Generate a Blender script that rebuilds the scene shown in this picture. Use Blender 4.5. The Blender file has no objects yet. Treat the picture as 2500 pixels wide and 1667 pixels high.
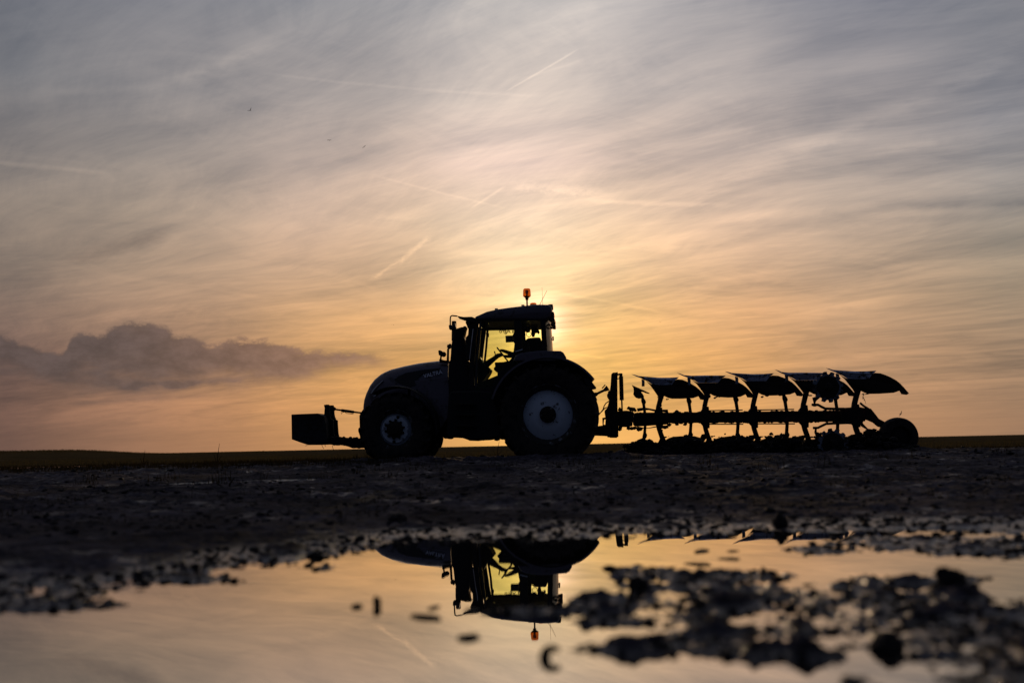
import bpy, bmesh, math, random
import numpy as np
from mathutils import Vector, Matrix
random.seed(7); rng = np.random.RandomState(7)
sc = bpy.context.scene
PI = math.pi; R = math.radians
# ------------------------------------------------------------------ camera
W0, H0 = 2500.0, 1667.0
LENS = 35.0; FPX = LENS / 36.0 * W0
CAMZ = 0.32; PITCH = R(5.96); ROLL = R(1.23)
fwd = Vector((0, math.cos(PITCH), math.sin(PITCH)))
r0 = Vector((1, 0, 0)); u0 = r0.cross(fwd)
right = r0 * math.cos(ROLL) - u0 * math.sin(ROLL)
upv = u0 * math.cos(ROLL) + r0 * math.sin(ROLL)
cd = bpy.data.cameras.new('camera'); cam = bpy.data.objects.new('camera', cd)
sc.collection.objects.link(cam); sc.camera = cam
cd.lens = LENS; cd.sensor_width = 36.0; cd.clip_start = 0.02; cd.clip_end = 12000
cam.matrix_world = Matrix(((right.x, upv.x, -fwd.x, 0), (right.y, upv.y, -fwd.y, 0), (right.z, upv.z, -fwd.z, CAMZ), (0, 0, 0, 1)))
cd.dof.use_dof = True; cd.dof.focus_distance = 19.8; cd.dof.aperture_fstop = 2.0
CAM = Vector((0, 0, CAMZ))
def ray(px, py): return fwd + right * ((px - W0 / 2) / FPX) - upv * ((py - H0 / 2) / FPX)
def project(p):
    d = Vector(p) - CAM; z = d.dot(fwd)
    return (W0 / 2 + FPX * d.dot(right) / z, H0 / 2 - FPX * d.dot(upv) / z)
# ------------------------------------------------------------------ colour management
vs = sc.view_settings
sc.display_settings.display_device = 'sRGB'
vs.view_transform = 'Standard'; vs.look = 'None'; vs.exposure = 0.0; vs.gamma = 1.0; vs.use_curve_mapping = False
sc.render.engine = 'CYCLES'; sc.cycles.use_denoising = True
sc.cycles.max_bounces = 8; sc.cycles.transparent_max_bounces = 16
def lin(c):
    return tuple((v / 255 / 12.92) if v / 255 <= 0.04045 else ((v / 255 + 0.055) / 1.055) ** 2.4 for v in c)
# ------------------------------------------------------------------ world
SUN_PX = (1318, 790)
sd = ray(*SUN_PX).normalized(); SUN_EL = math.asin(sd.z); SUN_AZ = math.atan2(sd.x, sd.y)
world = bpy.data.worlds.new("World"); sc.world = world; world.use_nodes = True
NT = world.node_tree; NT.nodes.clear()
class N:                                              # tiny expression layer over math nodes
    def __init__(s, sock, nt=None): s.s = sock
def _m(op, *a, nt=None, clamp=False):
    nt = nt or NT
    n = nt.nodes.new('ShaderNodeMath'); n.operation = op; n.use_clamp = clamp
    for i, v in enumerate(a):
        if isinstance(v, (int, float)): n.inputs[i].default_value = v
        else: nt.links.new(v, n.inputs[i])
    return n.outputs[0]
def add(a, b): return _m('ADD', a, b)
def sub(a, b): return _m('SUBTRACT', a, b)
def mul(a, b): return _m('MULTIPLY', a, b)
def sstep(x, a, b, lo=0.0, hi=1.0, nt=None):
    nt = nt or NT
    n = nt.nodes.new('ShaderNodeMapRange'); n.interpolation_type = 'SMOOTHSTEP'
    nt.links.new(x, n.inputs[0])
    for i, v in zip((1, 2, 3, 4), (a, b, lo, hi)): n.inputs[i].default_value = v
    return n.outputs[0]
def comb(x, y, z=0.0):
    n = NT.nodes.new('ShaderNodeCombineXYZ')
    for i, v in enumerate((x, y, z)):
        if isinstance(v, (int, float)): n.inputs[i].default_value = v
        else: NT.links.new(v, n.inputs[i])
    return n.outputs[0]
def noise(vec, scale, detail=4, rough=.5, dist=0.0, nt=None):
    nt = nt or NT
    n = nt.nodes.new('ShaderNodeTexNoise')
    if vec is not None: nt.links.new(vec, n.inputs['Vector'])
    n.inputs['Scale'].default_value = scale; n.inputs['Detail'].default_value = detail
    n.inputs['Roughness'].default_value = rough; n.inputs['Distortion'].default_value = dist
    return n.outputs[0]
tc = NT.nodes.new('ShaderNodeTexCoord'); sp = NT.nodes.new('ShaderNodeSeparateXYZ')
NT.links.new(tc.outputs['Generated'], sp.inputs[0])
DX, DY, DZ = sp.outputs
AZ = _m('ARCTAN2', DX, DY); EL = _m('ARCSINE', DZ)
def azel(px, py):
    d = ray(px, py).normalized(); return math.atan2(d.x, d.y), math.asin(d.z)
SKY = [  # (x, y, rgb) read off the photograph by eye
 (0,10,(95,100,112)),(400,20,(118,121,131)),(800,20,(145,146,151)),(1100,20,(181,176,175)),(1250,20,(201,195,191)),(1450,20,(191,186,186)),(1700,20,(160,158,162)),(2100,20,(123,127,140)),(2490,20,(108,113,122)),
 (0,160,(111,114,121)),(400,150,(133,132,136)),(800,160,(158,151,152)),(1250,160,(192,183,178)),(1700,150,(166,160,162)),(2100,150,(144,141,145)),(2490,160,(132,131,138)),
 (0,300,(127,123,124)),(400,300,(149,142,140)),(800,300,(174,164,158)),(1250,300,(206,192,183)),(1700,300,(192,179,171)),(2100,300,(164,155,154)),(2490,300,(139,139,145)),
 (0,430,(130,121,116)),(400,430,(145,135,128)),(800,430,(181,162,153)),(1250,420,(229,200,189)),(1700,430,(205,181,168)),(2100,430,(171,159,151)),(2490,430,(144,140,140)),
 (0,560,(140,127,116)),(400,560,(154,138,124)),(800,560,(186,162,146)),(1050,560,(220,191,163)),(1250,560,(255,228,198)),(1450,560,(246,212,179)),(1700,560,(214,185,161)),(2100,560,(188,165,147)),(2490,560,(158,147,133)),
 (0,680,(128,113,103)),(400,680,(156,134,116)),(800,680,(198,164,136)),(1050,680,(234,193,151)),(1300,680,(255,231,181)),(1500,680,(248,204,154)),(1700,680,(222,181,147)),(2100,680,(192,161,132)),(2490,680,(158,142,121)),
 (0,780,(113,93,86)),(400,780,(155,124,103)),(800,780,(203,157,111)),(1000,780,(233,176,111)),(1400,780,(255,207,118)),(1550,780,(245,183,113)),(1800,780,(211,159,112)),(2150,780,(183,146,113)),(2490,780,(151,128,107)),
 (0,900,(111,86,80)),(400,900,(157,118,96)),(800,900,(205,152,100)),(1000,900,(227,166,92)),(1450,900,(255,196,100)),(1700,900,(229,168,103)),(2150,900,(187,144,109)),(2490,900,(157,128,104)),
 (0,1040,(106,81,73)),(400,1040,(154,114,89)),(700,1040,(188,135,93)),(950,1040,(210,155,95)),(1400,1040,(254,191,105)),(1700,1040,(226,165,99)),(2150,1040,(184,137,99)),(2490,1040,(154,119,93)),
]
pts = []
for x, y, c in SKY:
    a, e = azel(x, y); pts.append((a, e, *lin(c)))
for a, e, c in [(-50,3,(80,68,66)),(-50,20,(90,87,92)),(50,3,(104,88,80)),(50,20,(98,96,104)),(-90,5,(54,53,62)),(90,5,(60,58,66)),
                (-90,35,(66,70,84)),(90,35,(68,72,86)),(-180,5,(42,48,66)),(180,5,(42,48,66)),(-135,8,(44,48,64)),(135,8,(44,48,64)),(-180,40,(52,61,84)),(180,40,(52,61,84)),
                (-135,60,(60,68,88)),(135,60,(60,68,88)),(0,50,(120,121,132)),(-45,55,(84,88,102)),(45,55,(84,88,102)),(0,85,(76,82,102)),(-90,85,(72,78,98)),(90,85,(72,78,98)),(-180,85,(68,76,98)),(180,85,(68,76,98))]:
    pts.append((R(a), R(e), *lin(c)))
pts = np.array([(a + k * 2 * PI, *q) for a, *q in pts for k in (-1, 0, 1)])
def skycol(a, e):
    sa = 0.055 + 0.30 * min(1.2, max(0, abs(a) - 0.5)) + .3 * max(0, e - .45); se = 0.03 + .3 * max(0, e - .45)+ 0.12 * min(1.2, max(0, abs(a) - 0.5))
    d2 = ((pts[:, 0] - a) / sa) ** 2 + ((pts[:, 1] - e) / se) ** 2
    w = np.exp(-0.5 * d2) + 1e-5 / (1 + d2)
    return (w[:, None] * pts[:, 2:]).sum(0) / w.sum()
rows = [R(v) for v in (0.5, 2.5, 4.8, 7.5, 10, 13, 16, 19.5, 25, 40, 60, 85)]
azs = [R(v) for v in (-180, -135, -90, -60, -42, -27, -21, -16, -12, -8.5, -5.5, -3, -1, 1, 3, 5, 7.5, 10.5, 14, 18, 22, 27, 42, 60, 90, 135, 180)]
azn = _m('DIVIDE', add(AZ, PI), 2 * PI)
acc = None
for j, e in enumerate(rows):
    rp = NT.nodes.new('ShaderNodeValToRGB'); rp.color_ramp.interpolation = 'B_SPLINE' if False else 'EASE'
    rp.color_ramp.interpolation = 'LINEAR'
    el_ = rp.color_ramp.elements
    el_[0].position = 0; el_[1].position = 1
    for a in azs[1:-1]: el_.new((a + PI) / (2 * PI))
    for k, a in enumerate(azs):
        c = skycol(a, e); el_[k].color = (c[0], c[1], c[2], 1)
    NT.links.new(azn, rp.inputs[0])
    if acc is None: acc = rp.outputs[0]
    else:
        mx = NT.nodes.new('ShaderNodeMix'); mx.data_type = 'RGBA'
        n = NT.nodes.new('ShaderNodeMapRange'); NT.links.new(EL, n.inputs[0]); n.inputs[1].default_value = rows[j - 1]; n.inputs[2].default_value = e
        n.interpolation_type = 'LINEAR'
        NT.links.new(n.outputs[0], mx.inputs[0]); NT.links.new(acc, mx.inputs[6]); NT.links.new(rp.outputs[0], mx.inputs[7])
        acc = mx.outputs[2]
# cirrus sheets on a high flat layer, drawn out along the wind
zz = add(_m('MAXIMUM', DZ, 0.0), 0.07)
PXn = _m('DIVIDE', DX, zz); PYn = _m('DIVIDE', DY, zz)
def layer(vaz, sa, sc_, scale, detail, rough, warp, seed, lo, hi):
    ca, sa_ = math.sin(R(vaz)), math.cos(R(vaz))
    al = add(mul(PXn, ca), mul(PYn, sa_)); ac = sub(mul(PXn, sa_), mul(PYn, ca))
    wn = noise(comb(mul(al, .5), mul(ac, .5), seed + 3.3), .8, 3, .5)
    ac2 = add(ac, mul(sub(wn, .5), warp))
    return sstep(noise(comb(mul(al, sa), mul(ac2, sc_), seed), scale, detail, rough), lo, hi, -1, 1)
L1 = layer(-42, .22, .85, .9, 6, .60, 2.2, 1.7, .32, .68)
L2 = layer(-54, .24, 1.3, 1.6, 8, .68, 2.6, 9.1, .32, .68)
L3 = layer(-30, .5, .6, .45, 4, .5, 1.8, 5.2, .32, .68)
L4 = layer(-66, .4, 2.6, 2.6, 6, .72, 1.0, 14.0, .3, .7)
L5 = sstep(noise(comb(PXn, PYn, 3.0), 2.2, 6, .62, 1.2), .34, .66, -1, 1)
L6 = layer(-47, .38, 3.6, 3.2, 7, .74, 1.6, 22.0, .3, .7)
mod = add(add(add(add(add(mul(L6, .055), mul(L1, .13)), mul(L2, .13)), mul(L3, .13)), mul(L4, .045)), mul(L5, .06))
# trails and brighter streaks across the cirrus
CH = None
NF = noise(comb(mul(AZ, 1.0), mul(EL, 1.4), 2.0), 110, 3, .6)
NG = noise(comb(mul(AZ, 1.0), mul(EL, 2.6), 6.0), 26, 4, .62)
def streak(p0, p1, w, amp, ns=60, rag=.5, curve=0.0):
    a0, e0 = azel(*p0); a1, e1 = azel(*p1); L = math.hypot(a1 - a0, e1 - e0); dx, dy = (a1 - a0) / L, (e1 - e0) / L
    qa = sub(add(AZ, mul(CH, 1e-8)) if CH is not None else AZ, a0); qe = sub(add(EL, mul(CH, 1e-8)) if CH is not None else EL, e0)   # the term keeps the nodes in sequence (shader stack)
    t = mul(add(mul(qa, dx), mul(qe, dy)), 1 / L); d = sub(mul(qe, dx), mul(qa, dy))
    if curve: d = add(d, mul(mul(t, sub(1.0, t)), curve * L))
    nn = NF if ns >= 80 else NG
    wv = w / FPX
    d = add(d, mul(sub(nn, .5), wv * rag * 2))
    m = mul(sstep(_m('ABSOLUTE', d), 0, wv, 1, 0), mul(sstep(t, -.08, .15), sstep(t, .8, 1.08, 1, 0)))
    return mul(mul(m, sstep(nn, .25, .65, .35, 1)), amp * 1.1)
for s in [((1238, 222), (1412, 120), 4, .22), ((1270, 195), (1420, 148), 5, .07), ((-60, 390), (280, 424), 9, .16), ((1150, 508), (1232, 456), 5, .14),
          ((900, 425), (1240, 510), 5, .09), ((905, 682), (975, 636), 6, .20, 120, 1.2), ((975, 640), (1052, 575), 9, .24, 120, 1.2), ((640, 178), (1330, 235), 6, .09),
          ((1640, 490), (2560, 90), 36, .17, 30), ((1250, 455), (1480, 468), 16, .16, 80, 1.2), ((1440, 490), (1790, 500), 9, .16, 60, 1), ((1760, 540), (2300, 470), 22, .12, 40),
          ((2180, 520), (2560, 505), 12, .1), ((2150, 500), (2600, 495), 22, -.16, 40), ((1900, 350), (2560, 330), 22, .09, 40), ((1850, 430), (2560, 270), 20, .08, 40),
          ((1150, 140), (1500, -10), 70, .1, 25), ((1380, 862), (1480, 874), 4, .12), ((1340, 710), (1640, 765), 6, .12, 60, 1), ((1560, 770), (2250, 735), 14, .09, 50, 1), ((1450, 640), (2000, 600), 30, -.06, 30),
          ((1550, 800), (2300, 715), 12, .08, 40), ((520, 440), (1050, 330), 30, -.07, 30), ((0, 700), (420, 560), 45, -.10, 30), ((560, 560), (1100, 520), 26, .07, 40), ((380, 215), (760, 60), 40, .10, 30), ((700, 480), (1300, 300), 40, -.06, 30),
          ((1380, 735), (1700, 770), 20, -.05, 40), ((2420, 860), (2540, 866), 5, .12), ((430, 195), (640, 110), 18, .1), ((80, 225), (430, 210), 16, .08)]:
    CH = mod; mod = add(mod, streak(*s))
fade = sstep(EL, R(.2), R(3.5), .25, 1.0)
mod = add(mul(mod, fade), 0.99)
def vscale(col, f):
    n = NT.nodes.new('ShaderNodeVectorMath'); n.operation = 'SCALE'; NT.links.new(col, n.inputs[0])
    if isinstance(f, (int, float)): n.inputs['Scale'].default_value = f
    else: NT.links.new(f, n.inputs['Scale'])
    return n.outputs[0]
mv = NT.nodes.new('ShaderNodeVectorMath'); mv.operation = 'MULTIPLY'
NT.links.new(acc, mv.inputs[0]); NT.links.new(comb(_m('POWER', mod, 1.2), _m('POWER', mod, 1.04), _m('POWER', mod, .80)), mv.inputs[1]); acc = mv.outputs[0]   # gaps show bluer sky, streaks are warmer
# low dark cumulus bank left of the sun
def fcurve(xs, ys_, lo, hi):
    n = NT.nodes.new('ShaderNodeFloatCurve'); c = n.mapping.curves[0]
    n.mapping.use_clip = False
    a_ = [( (x - lo) / (hi - lo)) for x in xs]
    c.points[0].location = (a_[0], ys_[0]); c.points[1].location = (a_[-1], ys_[-1])
    for x, y in zip(a_[1:-1], ys_[1:-1]): c.points.new(x, y)
    n.mapping.update(); v = _m('DIVIDE', sub(AZ, lo), hi - lo, clamp=True); NT.links.new(v, n.inputs['Value'])
    return n.outputs[0]
def c7(x, y): return azel(x * .5315, 560 + y * .5315)
top = [c7(*p) for p in [(-300, 470), (0, 485), (150, 530), (270, 575), (340, 490), (470, 475), (560, 430), (640, 420), (740, 455), (900, 505), (990, 540), (1060, 502), (1250, 512), (1400, 555), (1500, 560), (1620, 570), (1760, 574), (1830, 580)]]
bot = [c7(*p) for p in [(-300, 600), (0, 610), (150, 650), (300, 655), (450, 668), (600, 682), (800, 678), (1000, 662), (1150, 644), (1300, 640), (1500, 610), (1620, 595), (1760, 578), (1830, 578)]]
lo, hi = top[0][0], top[-1][0]; EK = 6.0
TOP = fcurve([p[0] for p in top], [p[1] * EK for p in top], lo, hi)
BOT = fcurve([p[0] for p in bot], [p[1] * EK for p in bot], lo, hi)
cn = noise(comb(mul(AZ, 1.0), mul(EL, 1.5), 4.0), 42, 8, .66)
cn2 = noise(comb(mul(AZ, .6), mul(EL, 1.6), 8.0), 26, 4, .5)
ELk = mul(EL, EK)
mt = sstep(add(sub(TOP, ELk), mul(sub(cn, .5), .20)), -.014, .03)
mb = sstep(add(sub(ELk, BOT), mul(sub(cn2, .5), .34)), -.13, .05)
inr = mul(sstep(AZ, hi - .03, hi, 1, 0), sstep(AZ, lo - .35, lo, 0, 1))
cl = mul(mul(mt, mb), inr)
wisp = streak((180, 985), (520, 965), 10, .5, 30); wisp2 = streak((300, 945), (650, 925), 14, .65, 30, 1.0); wisp3 = streak((160, 640), (420, 560), 26, .35, 24)
cl = _m('MINIMUM', add(mul(mul(cl, .95), sstep(cn2, .2, .6, .88, 1.0)), add(mul(wisp, .7), add(wisp2, mul(wisp3, .5)))), .97)
dk = sstep(cn, .3, .7, .80, 1.2)
tintc = NT.nodes.new('ShaderNodeMix'); tintc.data_type = 'RGBA'
NT.links.new(sstep(AZ, azel(200, 800)[0], azel(900, 800)[0]), tintc.inputs[0])
tintc.inputs[6].default_value = (*lin((92, 78, 76)), 1); tintc.inputs[7].default_value = (*lin((140, 106, 90)), 1)
dkc = vscale(tintc.outputs[2], dk)
mx = NT.nodes.new('ShaderNodeMix'); mx.data_type = 'RGBA'
NT.links.new(cl, mx.inputs[0]); NT.links.new(acc, mx.inputs[6]); NT.links.new(dkc, mx.inputs[7]); acc = mx.outputs[2]
# glow of the veiled sun
dp = NT.nodes.new('ShaderNodeVectorMath'); dp.operation = 'DOT_PRODUCT'; NT.links.new(tc.outputs['Generated'], dp.inputs[0]); dp.inputs[1].default_value = sd
ang = _m('ARCCOSINE', _m('MINIMUM', dp.outputs['Value'], 1.0))
def glow(sig, amp): return mul(_m('EXPONENT', mul(_m('POWER', mul(ang, 1 / sig), 1.6), -1.0)), amp)
g = mul(add(glow(R(1.1), 1.5), add(glow(R(2.2), .20), glow(R(5.0), .02))), add(1.0, mul(L4, .5)))
gc = NT.nodes.new('ShaderNodeCombineXYZ'); gc.inputs[0].default_value = 1.0; gc.inputs[1].default_value = .60; gc.inputs[2].default_value = .40
gv = vscale(gc.outputs[0], g)
ad = NT.nodes.new('ShaderNodeVectorMath'); ad.operation = 'ADD'; NT.links.new(acc, ad.inputs[0]); NT.links.new(gv, ad.inputs[1])
sky = NT.nodes.new('ShaderNodeTexSky'); sky.sky_type = 'NISHITA'; sky.sun_disc = False
sky.sun_elevation = SUN_EL; sky.sun_rotation = SUN_AZ; sky.dust_density = 2.0
b1 = NT.nodes.new('ShaderNodeBackground'); b1.inputs[1].default_value = .05; NT.links.new(sky.outputs[0], b1.inputs[0])
b2 = NT.nodes.new('ShaderNodeBackground'); b2.inputs[1].default_value = 1.0; NT.links.new(ad.outputs[0], b2.inputs[0])
ms = NT.nodes.new('ShaderNodeMixShader'); ms.inputs[0].default_value = .98
NT.links.new(b1.outputs[0], ms.inputs[1]); NT.links.new(b2.outputs[0], ms.inputs[2])
wo = NT.nodes.new('ShaderNodeOutputWorld'); NT.links.new(ms.outputs[0], wo.inputs[0])
world.cycles.sampling_method = 'MANUAL'; world.cycles.sample_map_resolution = 1024
# ------------------------------------------------------------------ sun
sl = bpy.data.lights.new('sun', 'SUN'); sl.energy = 0.5; sl.angle = R(0.53); sl.color = (1.0, .66, .36)
so = bpy.data.objects.new('sun', sl); sc.collection.objects.link(so)
so.rotation_euler = (-sd).to_track_quat('-Z', 'Y').to_euler()
# ------------------------------------------------------------------ materials
def mat(name, col, rough=.6, metal=0.0, spec=.5, coat=0.0, dirt=None, dirt_amt=.5, dirt_scale=6.0, bump=0.0, bump_scale=40.0):
    m = bpy.data.materials.new(name); m.use_nodes = True; nt = m.node_tree
    b = nt.nodes['Principled BSDF']
    b.inputs['Base Color'].default_value = (*col, 1); b.inputs['Roughness'].default_value = rough
    b.inputs['Metallic'].default_value = metal; b.inputs['Specular IOR Level'].default_value = spec; b.inputs['Coat Weight'].default_value = coat
    t = nt.nodes.new('ShaderNodeTexCoord')
    if dirt is not None:
        n1 = noise(t.outputs['Object'], dirt_scale, 8, .68, nt=nt)
        f = sstep(n1, .62 - dirt_amt * .35, .72 - dirt_amt * .35, nt=nt)
        mx = nt.nodes.new('ShaderNodeMix'); mx.data_type = 'RGBA'; nt.links.new(f, mx.inputs[0])
        mx.inputs[6].default_value = (*col, 1); mx.inputs[7].default_value = (*dirt, 1)
        nt.links.new(mx.outputs[2], b.inputs['Base Color'])
        r_ = sstep(f, 0, 1, rough, .9, nt=nt); nt.links.new(r_, b.inputs['Roughness'])
        mm = sstep(f, 0, 1, metal, 0, nt=nt); nt.links.new(mm, b.inputs['Metallic'])
    if bump:
        bp = nt.nodes.new('ShaderNodeBump'); bp.inputs['Strength'].default_value = bump; bp.inputs['Distance'].default_value = .01
        nt.links.new(noise(t.outputs['Object'], bump_scale, 5, .6, nt=nt), bp.inputs['Height']); nt.links.new(bp.outputs[0], b.inputs['Normal'])
    return m
MUD = (.014, .011, .009)
M = dict(
 paint=mat('dark_metallic_paint', (.075, .064, .086), .38, .3, .5, .5, dirt=(.04, .034, .036), dirt_amt=.25, dirt_scale=5),
 plastic=mat('black_plastic', (.006, .006, .007), .6, 0, .3, bump=.2),
 trim=mat('black_gloss', (.008, .008, .009), .22),
 iron=mat('muddy_iron', (.010, .009, .009), .75, .2, .3, dirt=MUD, dirt_amt=.7, bump=.5),
 rubber=mat('muddy_rubber', (.010, .010, .011), .9, 0, .2, dirt=(.030, .025, .022), dirt_amt=.6, dirt_scale=9, bump=.6),
 rim=mat('dirty_white_rim', (.50, .58, .66), .5, dirt=(.08, .08, .08), dirt_amt=.16, dirt_scale=7, bump=.2),
 rimedge=mat('muddy_rim_edge', (.16, .17, .18), .6, dirt=(.02, .018, .016), dirt_amt=.75, dirt_scale=8, bump=.4),
 steel=mat('worn_blue_steel', (.42, .47, .60), .45, .35, dirt=(.03, .026, .024), dirt_amt=.35, dirt_scale=9),
 disc=mat('worn_disc_steel', (.16, .19, .24), .5, .5, dirt=(.025, .02, .018), dirt_amt=.5, dirt_scale=9),
 board=mat('earthy_mouldboard', (.02, .015, .013), .7, .2, .3, dirt=(.012, .008, .007), dirt_amt=.9, dirt_scale=4, bump=.5),
 red=mat('dull_red_frame_paint', (.06, .007, .006), .6, 0, .3, dirt=(.012, .009, .007), dirt_amt=.75, dirt_scale=5, bump=.3),
 weight=mat('weight_block_grey', (.018, .018, .022), .75, 0, .3, dirt=(.012, .010, .009), dirt_amt=.4, dirt_scale=12, bump=.6, bump_scale=90),
 decal=mat('silver_lettering', (.75, .8, .9), .5, .1),
 chrome=mat('bright_metal', (.5, .5, .5), .2, .9),
 cloth=mat('dark_work_clothes', (.02, .022, .03), .9),
 skin=mat('skin', (.35, .2, .14), .6),
 seat=mat('seat_fabric', (.02, .02, .02), .9),
 feather=mat('dark_feathers', (.03, .028, .028), .8),
 clod=mat('wet_mud_clod', (.005, .0045, .005), .7, 0, .2, dirt=(.009, .008, .009), dirt_amt=.5, dirt_scale=12, bump=.8, bump_scale=60),
 straw=mat('dead_straw', (.10, .075, .04), .8),
)
def glassmat(name, tint, gl=.06):
    m = bpy.data.materials.new(name); m.use_nodes = True; nt = m.node_tree; nt.nodes.clear()
    tr = nt.nodes.new('ShaderNodeBsdfTransparent'); tr.inputs[0].default_value = (*tint, 1)
    gs = nt.nodes.new('ShaderNodeBsdfGlossy'); gs.inputs['Roughness'].default_value = .02
    fr = nt.nodes.new('ShaderNodeFresnel'); fr.inputs[0].default_value = 1.18
    mx = nt.nodes.new('ShaderNodeMixShader'); nt.links.new(fr.outputs[0], mx.inputs[0]); nt.links.new(tr.outputs[0], mx.inputs[1]); nt.links.new(gs.outputs[0], mx.inputs[2])
    o = nt.nodes.new('ShaderNodeOutputMaterial'); nt.links.new(mx.outputs[0], o.inputs[0]); return m
M['glass'] = glassmat('green_tinted_glass', (.975, .998, .84))
M['clearglass'] = glassmat('rear_glass', (.80, .88, .80))
def ambermat():
    m = bpy.data.materials.new('amber_lens'); m.use_nodes = True; nt = m.node_tree; nt.nodes.clear()
    tr = nt.nodes.new('ShaderNodeBsdfTransparent'); tr.inputs[0].default_value = (.98, .48, .13, 1)
    tl = nt.nodes.new('ShaderNodeBsdfTranslucent'); tl.inputs[0].default_value = (.9, .30, .04, 1)
    gs = nt.nodes.new('ShaderNodeBsdfGlossy'); gs.inputs['Roughness'].default_value = .15
    a = nt.nodes.new('ShaderNodeMixShader'); a.inputs[0].default_value = .45; nt.links.new(tr.outputs[0], a.inputs[1]); nt.links.new(tl.outputs[0], a.inputs[2])
    b = nt.nodes.new('ShaderNodeMixShader'); b.inputs[0].default_value = .06; nt.links.new(a.outputs[0], b.inputs[1]); nt.links.new(gs.outputs[0], b.inputs[2])
    o = nt.nodes.new('ShaderNodeOutputMaterial'); nt.links.new(b.outputs[0], o.inputs[0]); return m
M['amber'] = ambermat()
def groundmat():
    m = bpy.data.materials.new('wet_mud'); m.use_nodes = True; nt = m.node_tree; b = nt.nodes['Principled BSDF']
    t = nt.nodes.new('ShaderNodeTexCoord')
    n1 = noise(t.outputs['Object'], 1.3, 6, .6, nt=nt); n2 = noise(t.outputs['Object'], 17, 6, .65, nt=nt)
    mx = nt.nodes.new('ShaderNodeMix'); mx.data_type = 'RGBA'; nt.links.new(sstep(n2, .35, .65, nt=nt), mx.inputs[0])
    mx.inputs[6].default_value = (.018, .0165, .020, 1); mx.inputs[7].default_value = (.062, .056, .068, 1)
    vr = nt.nodes.new('ShaderNodeVectorMath'); vr.operation = 'SCALE'; nt.links.new(mx.outputs[2], vr.inputs[0]); nt.links.new(sstep(n1, .36, .64, .55, 1.5, nt=nt), vr.inputs['Scale']); nt.links.new(vr.outputs[0], b.inputs['Base Color'])
    ge = nt.nodes.new('ShaderNodeNewGeometry'); sz = nt.nodes.new('ShaderNodeSeparateXYZ'); nt.links.new(ge.outputs['Position'], sz.inputs[0])
    wet = sstep(sz.outputs[2], .003, .016, 1, 0, nt=nt)
    n3 = noise(t.outputs['Object'], 6.0, 6, .65, nt=nt)
    wet = _m('MAXIMUM', wet, _m('MULTIPLY', sstep(n3, .46, .74, 0, .85, nt=nt), sstep(n1, .40, .60, .12, 1.0, nt=nt), nt=nt), nt=nt)
    nt.links.new(sstep(wet, 0, 1, .88, .30, nt=nt), b.inputs['Roughness'])
    nt.links.new(sstep(wet, 0, 1, .03, .5, nt=nt), b.inputs['Specular IOR Level'])
    bp = nt.nodes.new('ShaderNodeBump'); bp.inputs['Strength'].default_value = .7; bp.inputs['Distance'].default_value = .012
    nt.links.new(noise(t.outputs['Object'], 45, 6, .7, nt=nt), bp.inputs['Height']); nt.links.new(bp.outputs[0], b.inputs['Normal'])
    return m
def watermat():
    m = bpy.data.materials.new('puddle_water'); m.use_nodes = True; nt = m.node_tree; nt.nodes.clear()
    t = nt.nodes.new('ShaderNodeTexCoord')
    bp = nt.nodes.new('ShaderNodeBump'); bp.inputs['Strength'].default_value = .06; bp.inputs['Distance'].default_value = .002
    nt.links.new(noise(t.outputs['Object'], 7, 2, .5, nt=nt), bp.inputs['Height'])
    fr = nt.nodes.new('ShaderNodeFresnel'); fr.inputs[0].default_value = 1.33
    f = _m('POWER', fr.outputs[0], .44, nt=nt)
    gs = nt.nodes.new('ShaderNodeBsdfGlossy'); gs.inputs['Roughness'].default_value = 0.0; gs.inputs[0].default_value = (.97, .96, .95, 1)
    df = nt.nodes.new('ShaderNodeBsdfDiffuse'); df.inputs[0].default_value = (.014, .012, .010, 1)
    nt.links.new(bp.outputs[0], gs.inputs['Normal'])
    mx = nt.nodes.new('ShaderNodeMixShader'); nt.links.new(f, mx.inputs[0]); nt.links.new(df.outputs[0], mx.inputs[1]); nt.links.new(gs.outputs[0], mx.inputs[2])
    o = nt.nodes.new('ShaderNodeOutputMaterial'); nt.links.new(mx.outputs[0], o.inputs[0]); return m
def fieldmat():
    m = bpy.data.materials.new('grass_field'); m.use_nodes = True; nt = m.node_tree; b = nt.nodes['Principled BSDF']
    t = nt.nodes.new('ShaderNodeTexCoord')
    mx = nt.nodes.new('ShaderNodeMix'); mx.data_type = 'RGBA'; nt.links.new(sstep(noise(t.outputs['Object'], .25, 8, .7, nt=nt), .35, .65, nt=nt), mx.inputs[0])
    mx.inputs[6].default_value = (.06, .043, .02, 1); mx.inputs[7].default_value = (.125, .09, .044, 1); nt.links.new(mx.outputs[2], b.inputs['Base Color'])
    b.inputs['Roughness'].default_value = 1; b.inputs['Specular IOR Level'].default_value = 0
    bp = nt.nodes.new('ShaderNodeBump'); bp.inputs['Strength'].default_value = 1; bp.inputs['Distance'].default_value = .2
    nt.links.new(noise(t.outputs['Object'], 6, 6, .7, nt=nt), bp.inputs['Height']); nt.links.new(bp.outputs[0], b.inputs['Normal'])
    return m
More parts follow.
